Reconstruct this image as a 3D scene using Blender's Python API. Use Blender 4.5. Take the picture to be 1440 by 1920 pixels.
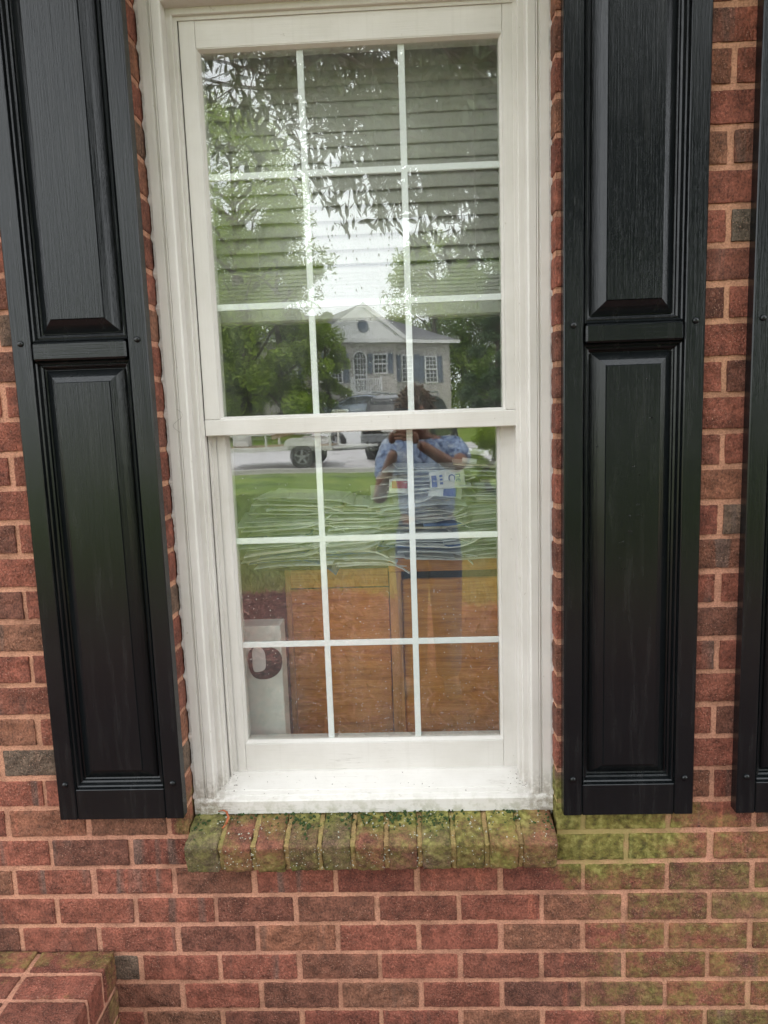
import bpy, bmesh, math, random
import numpy as np
from mathutils import Vector, Matrix, Euler, noise as mnoise
PI = math.pi
random.seed(7); rng = np.random.default_rng(7)
for o in list(bpy.data.objects): bpy.data.objects.remove(o)
SC = bpy.context.scene
COL = SC.collection

# ---------------------------------------------------------------- camera
rx, ry, rz = -0.13686384, 0.03471436, 0.03808041
M = Matrix.Rotation(rz, 3, 'Z') @ Matrix.Rotation(rx, 3, 'X') @ Matrix.Rotation(ry, 3, 'Y')
right, fwd, up = M.col[0], M.col[1], M.col[2]
cam = bpy.data.cameras.new('camera'); camo = bpy.data.objects.new('camera', cam); COL.objects.link(camo)
mw = Matrix.Identity(4)
for i in range(3):
    mw[i][0] = right[i]; mw[i][1] = up[i]; mw[i][2] = -fwd[i]
mw[0][3], mw[1][3], mw[2][3] = 0.12095, -1.63481, 1.50004
camo.matrix_world = mw
cam.sensor_fit = 'VERTICAL'; cam.sensor_height = 24.0; cam.lens = 24.0 * 1347.2 / 1920.0
cam.clip_start = 0.02; cam.clip_end = 1000
SC.camera = camo
SC.render.resolution_x = 768; SC.render.resolution_y = 1024

# ---------------------------------------------------------------- world, sun, exposure
SUN_EL, SUN_AZ = math.radians(52), math.radians(-28)
w = bpy.data.worlds.new('World'); SC.world = w; w.use_nodes = True
nt = w.node_tree; nt.nodes.clear()
wo = nt.nodes.new('ShaderNodeOutputWorld'); bg = nt.nodes.new('ShaderNodeBackground')
sky = nt.nodes.new('ShaderNodeTexSky'); sky.sky_type = 'NISHITA'; sky.sun_disc = False
sky.sun_elevation = SUN_EL; sky.sun_rotation = SUN_AZ; sky.air_density = 1.0; sky.dust_density = 3.0
tc = nt.nodes.new('ShaderNodeTexCoord'); cn = nt.nodes.new('ShaderNodeTexNoise'); cn.inputs['Scale'].default_value = 2.2
cn.inputs['Detail'].default_value = 6
cr = nt.nodes.new('ShaderNodeValToRGB'); cr.color_ramp.elements[0].position = .3; cr.color_ramp.elements[1].position = .62
cr.color_ramp.elements[0].color = (.72, .72, .72, 1); cr.color_ramp.elements[1].color = (.95, .95, .95, 1)
mx = nt.nodes.new('ShaderNodeMix'); mx.data_type = 'RGBA'; mx.inputs['B'].default_value = (41, 42.5, 44, 1)
nt.links.new(tc.outputs['Generated'], cn.inputs['Vector']); nt.links.new(cn.outputs['Fac'], cr.inputs['Fac'])
nt.links.new(cr.outputs['Color'], mx.inputs['Factor']); nt.links.new(sky.outputs['Color'], mx.inputs['A'])
nt.links.new(mx.outputs['Result'], bg.inputs['Color']); bg.inputs['Strength'].default_value = 0.10
nt.links.new(bg.outputs['Background'], wo.inputs['Surface'])
sl = bpy.data.lights.new('sun', 'SUN'); sl.energy = 5.0; sl.angle = math.radians(3); sl.color = (1, .95, .86)
so = bpy.data.objects.new('sun', sl); COL.objects.link(so)
sd = Vector((math.sin(SUN_AZ) * math.cos(SUN_EL), math.cos(SUN_AZ) * math.cos(SUN_EL), math.sin(SUN_EL)))
so.rotation_euler = sd.to_track_quat('Z', 'Y').to_euler(); so.location = (0, 0, 30)
SC.view_settings.view_transform = 'Standard'; SC.view_settings.look = 'None'
SC.view_settings.exposure = 0.0; SC.view_settings.gamma = 1.0
SC.cycles.max_bounces = 10; SC.cycles.transparent_max_bounces = 24; SC.cycles.glossy_bounces = 5
SC.cycles.sample_clamp_indirect = 6.0

# ---------------------------------------------------------------- material helpers
class N:
    """tiny node-graph helper"""
    def __init__(s, name):
        s.m = bpy.data.materials.new(name); s.m.use_nodes = True; s.t = s.m.node_tree
        s.b = s.t.nodes['Principled BSDF']; s.o = s.t.nodes['Material Output']
        s.tc = s.t.nodes.new('ShaderNodeTexCoord')
    def n(s, ty, **k):
        x = s.t.nodes.new(ty)
        for a, v in k.items(): setattr(x, a, v)
        return x
    def l(s, a, b): s.t.links.new(a, b)
    def co(s, scale=(1, 1, 1), kind='Object', off=None):
        mp = s.n('ShaderNodeMapping'); s.l(s.tc.outputs[kind], mp.inputs['Vector']); mp.inputs['Scale'].default_value = scale
        if off: mp.inputs['Location'].default_value = off
        return mp.outputs['Vector']
    def noise(s, vec, scale, detail=4, rough=.55, dist=0):
        x = s.n('ShaderNodeTexNoise'); x.inputs['Scale'].default_value = scale; x.inputs['Detail'].default_value = detail
        x.inputs['Roughness'].default_value = rough; x.inputs['Distortion'].default_value = dist
        s.l(vec, x.inputs['Vector']); return x.outputs['Fac']
    def ramp(s, fac, stops):
        x = s.n('ShaderNodeValToRGB'); e = x.color_ramp.elements
        while len(e) < len(stops): e.new(.5)
        for i, (p, c) in enumerate(stops):
            e[i].position = p
            if not isinstance(c, (tuple, list)): c = (c, c, c)
            e[i].color = (*c[:3], 1)
        s.l(fac, x.inputs['Fac']); return x.outputs['Color']
    def mix(s, fac, a, b, mode='MIX'):
        x = s.n('ShaderNodeMix', data_type='RGBA', blend_type=mode)
        for k, v in (('Factor', fac), ('A', a), ('B', b)):
            if isinstance(v, (int, float)): x.inputs[k].default_value = v
            elif isinstance(v, (tuple, list)): x.inputs[k].default_value = (*v[:3], 1)
            else: s.l(v, x.inputs[k])
        return x.outputs['Result']
    def math(s, op, a, b=0.0, clamp=False):
        x = s.n('ShaderNodeMath', operation=op); x.use_clamp = clamp
        for i, v in enumerate((a, b)):
            if isinstance(v, (int, float)): x.inputs[i].default_value = v
            else: s.l(v, x.inputs[i])
        return x.outputs[0]
    def bump(s, h, strength=.3, dist=.002, prev=None):
        x = s.n('ShaderNodeBump'); x.inputs['Strength'].default_value = strength; x.inputs['Distance'].default_value = dist
        s.l(h, x.inputs['Height'])
        if prev is not None: s.l(prev, x.inputs['Normal'])
        return x.outputs['Normal']
    def set(s, col=None, rough=None, nrm=None, metal=None, spec=None):
        for k, v in (('Base Color', col), ('Roughness', rough), ('Normal', nrm), ('Metallic', metal), ('Specular IOR Level', spec)):
            if v is None: continue
            if isinstance(v, (int, float)): s.b.inputs[k].default_value = v
            elif isinstance(v, (tuple, list)): s.b.inputs[k].default_value = (*v[:3], 1)
            else: s.l(v, s.b.inputs[k])
        return s.m
def plain(name, col, rough=.6, metal=0.0, var=.12, scale=12, bump=0.0):
    g = N(name); v = g.co()
    f = g.noise(v, scale, 5)
    c = g.mix(1.0, col, g.ramp(f, [(.3, 1 - var), (.7, 1 + var * .5)]), 'MULTIPLY')
    nr = g.bump(g.noise(v, scale * 6, 3), .4, bump) if bump else None
    return g.set(c, rough, nr, metal)

# brick: per-brick colour from attribute 'bc', grit bump, algae from attribute 'moss'
def brick_mat(name, cols, moss_gain=1.0):
    g = N(name); v = g.co()
    at = g.n('ShaderNodeAttribute', attribute_name='bc'); sp = g.n('ShaderNodeSeparateColor'); g.l(at.outputs['Color'], sp.inputs['Color'])
    base = g.ramp(sp.outputs[0], cols)
    # kiln bands along the brick length
    sx = g.n('ShaderNodeSeparateXYZ'); g.l(v, sx.inputs[0])
    cx = g.n('ShaderNodeCombineXYZ'); g.l(g.math('MULTIPLY', sx.outputs[0], 14), cx.inputs[0]); g.l(g.math('MULTIPLY', sp.outputs[1], 37), cx.inputs[1])
    g.l(g.math('MULTIPLY', sx.outputs[2], 1.2), cx.inputs[2])
    band = g.noise(cx.outputs[0], 1.0, 3, .6, .4)
    b1 = g.ramp(band, [(.58, 0.0), (.66, .75)]); b2 = g.ramp(band, [(.30, .7), (.37, 0.0)])
    gate = g.ramp(sp.outputs[2], [(.45, .12), (.6, 1.0)])
    base = g.mix(g.mix(1.0, b1, gate, 'MULTIPLY'), base, (.125, .085, .068))
    base = g.mix(g.mix(1.0, b2, gate, 'MULTIPLY'), base, (.36, .115, .07))
    mot = g.noise(v, 28, 5, .6)
    base = g.mix(.85, base, g.ramp(mot, [(.36, .58), (.5, .97), (.64, 1.32)]), 'MULTIPLY')
    # rough dragged texture
    vs = g.co((1.0, 1.0, .75))
    grit = g.noise(vs, 210, 4, .62, .5); grit2 = g.noise(vs, 95, 3, .6, 1.2)
    patch = g.ramp(g.noise(v, 9, 3), [(.38, .15), (.6, 1.0)])
    h = g.math('ADD', grit, g.math('MULTIPLY', grit2, .9))
    hp = g.math('MULTIPLY', h, patch)
    base = g.mix(.75, base, g.ramp(grit, [(.37, .42), (.49, .94), (.56, 1.1), (.66, 1.5)]), 'MULTIPLY')
    spk = g.ramp(g.noise(v, 330, 2, .5), [(.64, 0.0), (.68, .8)])
    base = g.mix(g.mix(1.0, spk, patch, 'MULTIPLY'), base, (.48, .28, .2))
    ms = g.n('ShaderNodeAttribute', attribute_name='moss').outputs['Fac']
    mn = g.math('ADD', g.noise(v, 17, 5, .65), g.math('MULTIPLY', g.noise(v, 160, 3, .6), .35))
    mk = g.math('MULTIPLY', g.math('SUBTRACT', g.math('ADD', g.math('MULTIPLY', ms, 1.15), mn), 1.02), 2.2 * moss_gain, True)
    green = g.ramp(g.noise(v, 60, 4), [(.34, (.06, .07, .014)), (.5, (.17, .175, .035)), (.64, (.32, .31, .09))])
    base = g.mix(g.math('MULTIPLY', mk, .80), base, green)
    nr = g.bump(hp, 1.0, .0075)
    nr = g.bump(g.noise(v, 600, 2), .35, .0008, nr)
    return g.set(base, g.ramp(mot, [(.3, .78), (.7, .93)]), nr, spec=.3)
BR = [(0, (.165, .053, .036)), (.25, (.250, .083, .054)), (.5, (.20, .068, .044)), (.72, (.140, .057, .039)), (.86, (.235, .096, .056)), (.955, (.19, .087, .054)), (1, (.115, .092, .068))]
M_BRICK = brick_mat('brick_red', BR)
M_SILLB = brick_mat('brick_sill', [(0, (.20, .075, .046)), (.4, (.165, .066, .042)), (.7, (.14, .078, .048)), (1, (.11, .085, .06))], 1.0)
def mortar_mat(name='mortar_pink', tint=(1, 1, 1)):
    g = N(name); v = g.co()
    ms = g.n('ShaderNodeAttribute', attribute_name='moss').outputs['Fac']
    f = g.noise(v, 14, 5, .6); f2 = g.noise(v, 220, 4, .6)
    sx = g.n('ShaderNodeSeparateXYZ'); g.l(v, sx.inputs[0])
    c = g.mix(g.ramp(g.noise(v, 1.6, 2), [(.35, 0.0), (.65, 1.0)]), (.47, .230, .155), (.46, .24, .148))
    c = g.mix(.9, c, g.ramp(f, [(.36, .66), (.5, .98), (.64, 1.12)]), 'MULTIPLY')
    c = g.mix(.8, c, g.ramp(f2, [(.38, .68), (.5, 1.0), (.62, 1.2)]), 'MULTIPLY')
    mn = g.noise(v, 20, 4, .65)
    mk = g.math('MULTIPLY', g.math('SUBTRACT', g.math('ADD', ms, mn), .95), 2.2, True)
    c = g.mix(g.math('MULTIPLY', mk, .75), c, (.30, .27, .09))
    c = g.mix(1.0, c, tint, 'MULTIPLY')
    return g.set(c, .92, g.bump(f2, .8, .003), spec=.2)
M_MORTAR = mortar_mat(); M_MORTAR2 = mortar_mat('mortar_algae', (.66, .86, .60))

def wood_paint(name, axis='z', col=(.625, .598, .56), dirt=.5):
    g = N(name); st = {'z': (9, 9, .35), 'x': (.35, 9, 9)}[axis]; v = g.co(); vg = g.co(st)
    gr = g.noise(vg, 38, 4, .6)
    c = g.mix(.5, col, g.ramp(g.noise(v, 6, 5, .6), [(.3, (.80, .79, .76)), (.6, (1, 1, 1)), (.8, (1.05, 1.05, 1.05))]), 'MULTIPLY')
    c = g.mix(.35, c, g.ramp(gr, [(.28, .88), (.5, 1.0)]), 'MULTIPLY')
    d = g.ramp(g.noise(v, 75, 3, .5), [(.72, 0.0), (.78, dirt)])
    c = g.mix(d, c, (.30, .26, .20))
    sx = g.n('ShaderNodeSeparateXYZ'); g.l(v, sx.inputs[0])
    # rising grime and hairline cracks close to the sill
    low = g.math('MULTIPLY', g.math('SUBTRACT', .74, sx.outputs[2]), 4.5, True)
    cn_ = g.noise(g.co((3, 3, 90) if axis == 'x' else (90, 90, 3)), 1.3, 3, .6, .3)
    cm = g.math('MULTIPLY', g.ramp(g.math('ABSOLUTE', g.math('SUBTRACT', cn_, .5)), [(0, .85), (.010, 0.0)]), g.math('MULTIPLY', low, g.ramp(g.noise(v, 7, 3), [(.52, 0.0), (.60, 1.0)])))
    c = g.mix(cm, c, (.16, .13, .10))
    gm = g.math('MULTIPLY', g.math('MULTIPLY', g.math('SUBTRACT', .566, sx.outputs[2]), 14, True), g.ramp(g.noise(v, 40, 5, .7), [(.46, 0.0), (.60, .7)]))
    c = g.mix(gm, c, (.20, .20, .09))
    ax_ = g.math('ABSOLUTE', g.math('SUBTRACT', sx.outputs[0], .010))
    cor = g.math('MULTIPLY', g.math('MULTIPLY', g.math('SUBTRACT', ax_, .335), 14, True), g.math('MULTIPLY', g.math('SUBTRACT', .625, sx.outputs[2]), 12, True))
    c = g.mix(g.math('MULTIPLY', cor, g.ramp(g.noise(v, 70, 5, .7), [(.42, 0.0), (.56, .65)])), c, (.17, .13, .085))
    stk = g.math('MULTIPLY', g.ramp(g.noise(g.co((60, 60, 1.6)), 1.5, 4, .6), [(.56, 0.0), (.72, .12)]), 1.0)
    c = g.mix(stk, c, (.36, .33, .27))
    return g.set(c, .48, g.bump(gr, .35, .0012, g.bump(g.noise(v, 120, 3), .2, .0008)), spec=.4)
M_PV = wood_paint('white_paint_vertical', 'z'); M_PH = wood_paint('white_paint_horizontal', 'x')
M_CAULK = plain('white_caulk', (.62, .605, .58), .6, var=.2, scale=60, bump=.001)
def shutter_mat(name, axis):
    g = N(name); st = (22, 22, .55) if axis == 'z' else (.55, 22, 22); v = g.co(); vg = g.co(st)
    f = g.noise(vg, 9.5, 5, .62, .9); f2 = g.noise(vg, 26, 3, .6, .4)
    h = g.math('ADD', f, g.math('MULTIPLY', f2, .6))
    c = g.mix(g.ramp(g.noise(v, 2.0, 4), [(.35, 0.0), (.65, 1.0)]), (.0036, .0048, .0056), (.0068, .0082, .0092))
    sc = g.ramp(g.noise(g.co((120, 120, 9)), 2.2, 2), [(.76, 0.0), (.79, .35)])
    c = g.mix(sc, c, (.10, .10, .10))
    dust = g.ramp(g.noise(g.co((26, 26, 2.2)), 1.6, 5, .7), [(.52, 0.0), (.72, .35)])
    c = g.mix(g.math('MULTIPLY', dust, .5), c, (.05, .05, .048))
    rg = g.ramp(g.noise(v, 5, 5, .6), [(.3, .15), (.7, .26)])
    return g.set(c, rg, g.bump(h, .34, .0017), spec=.34)
M_SHV = shutter_mat('black_vinyl_vertical', 'z'); M_SHH = shutter_mat('black_vinyl_horizontal', 'x')

# glass: thin coated sheet; each face reflects a little and lets the rest through
def glass_mat(name, refl, wave, tint=(.93, .96, .94)):
    g = N(name); g.t.nodes.remove(g.b)
    lw = g.n('ShaderNodeLayerWeight'); lw.inputs['Blend'].default_value = .5
    f = g.math('ADD', refl, g.math('MULTIPLY', g.math('POWER', lw.outputs['Facing'], 5.0), .9 - refl), True)
    gl = g.n('ShaderNodeBsdfGlossy'); gl.inputs['Roughness'].default_value = 0.0
    tr = g.n('ShaderNodeBsdfTransparent'); tr.inputs['Color'].default_value = (*tint, 1)
    nr = g.bump(g.noise(g.co((1.5, 1, 1)), 3.0, 2, .4), .5, wave); g.l(nr, gl.inputs['Normal'])
    df = g.n('ShaderNodeBsdfDiffuse'); df.inputs['Color'].default_value = (.7, .72, .7, 1)
    film = g.ramp(g.noise(g.co((3, 1, 1)), 5, 6, .7), [(.35, .004), (.75, .028)])
    m1 = g.n('ShaderNodeMixShader'); g.l(f, m1.inputs[0]); g.l(tr.outputs[0], m1.inputs[1]); g.l(gl.outputs[0], m1.inputs[2])
    m2 = g.n('ShaderNodeMixShader'); g.l(film, m2.inputs[0]); g.l(m1.outputs[0], m2.inputs[1]); g.l(df.outputs[0], m2.inputs[2])
    g.l(m2.outputs[0], g.o.inputs['Surface']); return g.m
M_GLASS = glass_mat('window_glass_outer', .118, .0006, (.985, .995, .985))
M_GLASS2 = glass_mat('window_glass_inner', .036, .0010, (.985, .995, .985))
M_MUNTIN = plain('white_grille', (.88, .90, .90), .5, var=.05)

# ---------------------------------------------------------------- mesh helpers
def tag(o, label=None, cat=None, group=None, kind=None):
    if label: o['label'] = label
    if cat: o['category'] = cat
    if group: o['group'] = group
    if kind: o['kind'] = kind
    return o
def empty(name, loc=(0, 0, 0), rz=0.0):
    o = bpy.data.objects.new(name, None); COL.objects.link(o); o.location = loc; o.rotation_euler = (0, 0, rz); o.empty_display_size = .1
    return o
def copy_tree(o, parent=None):
    c = o.copy(); COL.objects.link(c)
    if parent is not None: c.parent = parent
    for ch in [x for x in bpy.data.objects if x.parent == o]: copy_tree(ch, c)
    return c
class MB:
    def __init__(s): s.v = []; s.f = []; s.c = []; s.m = []; s.mi = []; s.cm = 0
    def quad(s, a, b, c, d):
        i = len(s.v); s.v += [tuple(a), tuple(b), tuple(c), tuple(d)]; s.f.append((i, i + 1, i + 2, i + 3)); s.mi.append(s.cm)
    def poly(s, pts):
        i = len(s.v); s.v += [tuple(p) for p in pts]; s.f.append(tuple(range(i, i + len(pts)))); s.mi.append(s.cm)
    def box(s, x0, x1, y0, y1, z0, z1, b=0.0, T=None):
        """box with chamfered edges b"""
        P = []
        if b <= 0:
            P = [(x, y, z) for x in (x0, x1) for y in (y0, y1) for z in (z0, z1)]
            F = [(0, 1, 3, 2), (4, 6, 7, 5), (0, 4, 5, 1), (2, 3, 7, 6), (0, 2, 6, 4), (1, 5, 7, 3)]
        else:
            b = min(b, (x1 - x0) * .45, (y1 - y0) * .45, (z1 - z0) * .45); idx = {}
            X = ((x0, 1), (x1, -1)); Y = ((y0, 1), (y1, -1)); Z = ((z0, 1), (z1, -1))
            for i in (0, 1):
                for j in (0, 1):
                    for k in (0, 1):
                        x, sx = X[i]; y, sy = Y[j]; z, sz = Z[k]
                        idx[i, j, k, 0] = len(P); P.append((x, y + sy * b, z + sz * b))
                        idx[i, j, k, 1] = len(P); P.append((x + sx * b, y, z + sz * b))
                        idx[i, j, k, 2] = len(P); P.append((x + sx * b, y + sy * b, z))
            F = []
            for i in (0, 1): F.append(tuple(idx[i, j, k, 0] for j, k in ((0, 0), (1, 0), (1, 1), (0, 1))))
            for j in (0, 1): F.append(tuple(idx[i, j, k, 1] for i, k in ((0, 0), (1, 0), (1, 1), (0, 1))))
            for k in (0, 1): F.append(tuple(idx[i, j, k, 2] for i, j in ((0, 0), (1, 0), (1, 1), (0, 1))))
            for j in (0, 1):
                for k in (0, 1): F.append((idx[0, j, k, 1], idx[1, j, k, 1], idx[1, j, k, 2], idx[0, j, k, 2]))
            for i in (0, 1):
                for k in (0, 1): F.append((idx[i, 0, k, 0], idx[i, 1, k, 0], idx[i, 1, k, 2], idx[i, 0, k, 2]))
            for i in (0, 1):
                for j in (0, 1): F.append((idx[i, j, 0, 0], idx[i, j, 1, 0], idx[i, j, 1, 1], idx[i, j, 0, 1]))
            for i in (0, 1):
                for j in (0, 1):
                    for k in (0, 1): F.append((idx[i, j, k, 0], idx[i, j, k, 1], idx[i, j, k, 2]))
        o = len(s.v)
        if T is not None: P = [tuple(T @ Vector(p)) for p in P]
        s.v += P; s.f += [tuple(o + q for q in f) for f in F]; s.mi += [s.cm] * len(F)
    def loops(s, rects, cap=False, sides='LTRB'):
        """mitred moulding: rects = [(x0,x1,z0,z1,y), ...]"""
        for a, b in zip(rects, rects[1:]):
            ca = [(a[0], a[4], a[2]), (a[0], a[4], a[3]), (a[1], a[4], a[3]), (a[1], a[4], a[2])]
            cb = [(b[0], b[4], b[2]), (b[0], b[4], b[3]), (b[1], b[4], b[3]), (b[1], b[4], b[2])]
            for i, nm in enumerate('LTRB'):
                if nm in sides: s.quad(ca[i], ca[(i + 1) % 4], cb[(i + 1) % 4], cb[i])
        if cap:
            a = rects[-1]; s.quad((a[0], a[4], a[2]), (a[0], a[4], a[3]), (a[1], a[4], a[3]), (a[1], a[4], a[2]))
    def tube(s, p0, p1, r0, r1=None, n=8, cap=True):
        r1 = r0 if r1 is None else r1; p0 = Vector(p0); p1 = Vector(p1); d = (p1 - p0)
        if d.length < 1e-6: return
        q = d.to_track_quat('Z', 'Y'); o = len(s.v)
        for p, r in ((p0, r0), (p1, r1)):
            for i in range(n):
                a = 2 * PI * i / n; s.v.append(tuple(p + q @ Vector((r * math.cos(a), r * math.sin(a), 0))))
        for i in range(n): s.f.append((o + i, o + (i + 1) % n, o + n + (i + 1) % n, o + n + i)); s.mi.append(s.cm)
        if cap: s.f.append(tuple(o + i for i in range(n))); s.f.append(tuple(o + n + i for i in range(n))); s.mi += [s.cm] * 2
    def path(s, pts, r, n=6):
        for a, b in zip(pts, pts[1:]): s.tube(a, b, r if not callable(r) else r(a), None, n)
    def lathe(s, c, prof, axis='Y', n=24):
        """prof = [(radius, offset along axis)]"""
        o = len(s.v); c = Vector(c)
        for r, h in prof:
            for i in range(n):
                a = 2 * PI * i / n; u, v2 = r * math.cos(a), r * math.sin(a)
                s.v.append(tuple(c + {'Y': Vector((u, h, v2)), 'X': Vector((h, u, v2)), 'Z': Vector((u, v2, h))}[axis]))
        for k in range(len(prof) - 1):
            for i in range(n): s.f.append((o + k * n + i, o + k * n + (i + 1) % n, o + (k + 1) * n + (i + 1) % n, o + (k + 1) * n + i)); s.mi.append(s.cm)
        s.f.append(tuple(o + i for i in range(n))); s.f.append(tuple(o + (len(prof) - 1) * n + i for i in range(n))); s.mi += [s.cm] * 2
    def prism(s, pts, y0, y1, T=None):
        """polygon in xz extruded along y"""
        n = len(pts); o = len(s.v); P = [(x, y0, z) for x, z in pts] + [(x, y1, z) for x, z in pts]
        if T is not None: P = [tuple(T @ Vector(p)) for p in P]
        s.v += P; s.f.append(tuple(o + i for i in range(n))); s.f.append(tuple(o + n + i for i in reversed(range(n))))
        for i in range(n): s.f.append((o + i, o + n + i, o + n + (i + 1) % n, o + (i + 1) % n))
        s.mi += [s.cm] * (n + 2)
    def rough(s, c, h, A, r=.003, cell=.008, amp=.0008, faces='xXyYzZ', col=None, moss=None, jit=0.0):
        """subdivided rounded box: centre c, half sizes h, rotation A (3x3), noise on its surface"""
        off = len(s.v); ax = {'x': 0, 'y': 1, 'z': 2}
        for fc in faces:
            a = ax[fc.lower()]; sg = 1 if fc.isupper() else -1; u, v2 = [i for i in (0, 1, 2) if i != a]
            def ticks(H):
                m = max(1, int(round(2 * (H - r) / cell))); t = [-H + r + 2 * (H - r) * i / m for i in range(m + 1)]
                return [-H, -H + r * .35] + t + [H - r * .35, H]
            tu, tv = ticks(h[u]), ticks(h[v2]); o = len(s.v)
            for pu in tu:
                for pv in tv:
                    p = [0, 0, 0]; p[a] = sg * h[a]; p[u] = pu; p[v2] = pv; p = Vector(p)
                    inn = Vector([max(-h[i] + r, min(h[i] - r, p[i])) for i in range(3)]); dd = p - inn
                    if dd.length > 1e-9: p = inn + dd.normalized() * r
                    q = A @ p + c
                    nz = mnoise.noise(q * 55) * amp + mnoise.noise(q * 160 + Vector((3, 1, 7))) * amp * .7
                    edge = min(h[u] - abs(pu), h[v2] - abs(pv))
                    if edge < r * 1.2: nz -= abs(mnoise.noise(q * 110 + Vector((9, 2, 4)))) * amp * 2.2
                    nn = (A @ (dd.normalized() if dd.length > 1e-9 else Vector((0, 0, 0))))
                    q = q + nn * nz; s.v.append(tuple(q))
            nv = len(tv)
            for i in range(len(tu) - 1):
                for j in range(nv - 1):
                    s.f.append((o + i * nv + j, o + (i + 1) * nv + j, o + (i + 1) * nv + j + 1, o + i * nv + j + 1)); s.mi.append(s.cm)
        k = len(s.v) - off
        s.c += [col or (0, 0, 0)] * k
        s.m += [(moss(v) if moss else 0.0) for v in s.v[off:]]
    def build(s, name, mat, parent=None, smooth=False, recalc=True, origin=None, merge=False, attrs=False):
        me = bpy.data.meshes.new(name); V = s.v
        if origin is not None: V = [(a - origin[0], b - origin[1], c - origin[2]) for a, b, c in V]
        me.from_pydata(V, [], s.f)
        for m in (mat if isinstance(mat, (list, tuple)) else [mat]): me.materials.append(m)
        if any(s.mi): me.polygons.foreach_set('material_index', s.mi)
        if recalc:
            bm = bmesh.new(); bm.from_mesh(me)
            if merge: bmesh.ops.remove_doubles(bm, verts=bm.verts, dist=1e-5)
            bmesh.ops.recalc_face_normals(bm, faces=bm.faces); bm.to_mesh(me); bm.free()
        if attrs and len(s.c) == len(V):
            a = me.attributes.new('bc', 'FLOAT_COLOR', 'POINT'); arr = np.ones((len(V), 4), 'f'); arr[:, :3] = np.array(s.c, 'f'); a.data.foreach_set('color', arr.ravel())
        if attrs and len(s.m) == len(V):
            a = me.attributes.new('moss', 'FLOAT', 'POINT'); a.data.foreach_set('value', np.array(s.m, 'f'))
        if smooth: me.polygons.foreach_set('use_smooth', [True] * len(me.polygons))
        o = bpy.data.objects.new(name, me); COL.objects.link(o)
        if parent is not None: o.parent = parent
        if origin is not None: o.location = origin
        return o
def np_obj(name, V, F, mat, parent=None, smooth=False):
    """fast mesh from arrays: V (n,3), F (m,k)"""
    me = bpy.data.meshes.new(name); n, k = F.shape
    me.vertices.add(len(V)); me.vertices.foreach_set('co', V.astype('f').ravel())
    me.loops.add(n * k); me.loops.foreach_set('vertex_index', F.astype('i').ravel())
    me.polygons.add(n); me.polygons.foreach_set('loop_start', np.arange(0, n * k, k, dtype='i')); me.polygons.foreach_set('loop_total', np.full(n, k, dtype='i'))
    me.update(calc_edges=True); me.validate()
    me.materials.append(mat)
    if smooth: me.polygons.foreach_set('use_smooth', [True] * n)
    o = bpy.data.objects.new(name, me); COL.objects.link(o)
    if parent is not None: o.parent = parent
    return o
I3 = Matrix.Identity(3)
def ss(a, b, x):
    t = max(0.0, min(1.0, (x - a) / (b - a))); return t * t * (3 - 2 * t)

# ================================================================ THE WALL
PITCH = .0798; LEN = .2032; MJ = .0125; ZTOP = 2.312
def moss_wall(p):
    x, y, z = p
    a = ss(.38, .50, x) * (1 - ss(.55, 1.0, x)) * ss(.26, .44, z) * (1 - ss(.54, .60, z)) * .92
    b = ss(.38, .60, x) * (1 - ss(.46, .62, z)) * .41
    c = (1 - ss(.02, .09, math.hypot(x - .47, (z - .50) * .8))) * .5
    d = ss(-.5, -.47, x) * (1 - ss(-.45, -.40, x)) * ss(.44, .5, z) * (1 - ss(.55, .7, z)) * .45
    e = ss(.435, .45, x) * (1 - ss(.462, .48, x)) * (1 - ss(.55, .75, z)) * .7
    return max(0, min(1.1, max(a, b) + c * .3 + d + e * ss(.40, .46, z)))
def in_open(x0, x1, z0, z1): return x1 > -.45 and x0 < .45 and z1 > .41 and z0 < 2.47
wall = empty('brick_wall', (0, 0, 0))
tag(wall, 'red brick house wall with pink mortar around the white window', 'wall')
mb = MB(); rb = random.Random(3)
for k in range(-6, 32):
    z1 = ZTOP - k * PITCH - MJ / 2; z0 = z1 - PITCH + MJ
    if z0 < -.25: continue
    odd = k % 2; n0 = -9
    for n in range(-9, 14):
        xa = n * LEN - .805 + (0 if odd else LEN / 2) + MJ / 2; xb = xa + LEN - MJ
        xa += rb.uniform(-.002, .002); xb += rb.uniform(-.002, .002)
        segs = [(xa, xb)]
        if in_open(xa, xb, z0, z1):
            segs = []
            if xa < -.47: segs.append((xa, -.45))
            if xb > .47: segs.append((.45, xb))
            if z0 < .41 < z1 and 0: segs = [(xa, xb)]
        for a, b in segs:
            near = -1.12 < (a + b) / 2 < 1.12 and z0 > -.12
            edge = (abs(a - .45) < 1e-6 or abs(b + .45) < 1e-6)
            dep = .044 if edge else .009
            zz0, zz1 = z0 + rb.uniform(-.0012, .0012), z1 + rb.uniform(-.0012, .0012)
            col = (rb.random(), rb.random(), rb.random()); dy = rb.uniform(-.0012, .0012)
            rot = Matrix.Rotation(rb.uniform(-.004, .004), 3, 'Y')
            mb.rough(Vector(((a + b) / 2, dep + dy, (zz0 + zz1) / 2)), ((b - a) / 2, dep, (zz1 - zz0) / 2), rot, .0022, .0075 if near else .05, .0011 if near else 0,
                     'yxXzZ', col, moss_wall)
bricks = mb.build('brickwork', M_BRICK, wall, smooth=True, recalc=False, attrs=True)
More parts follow.
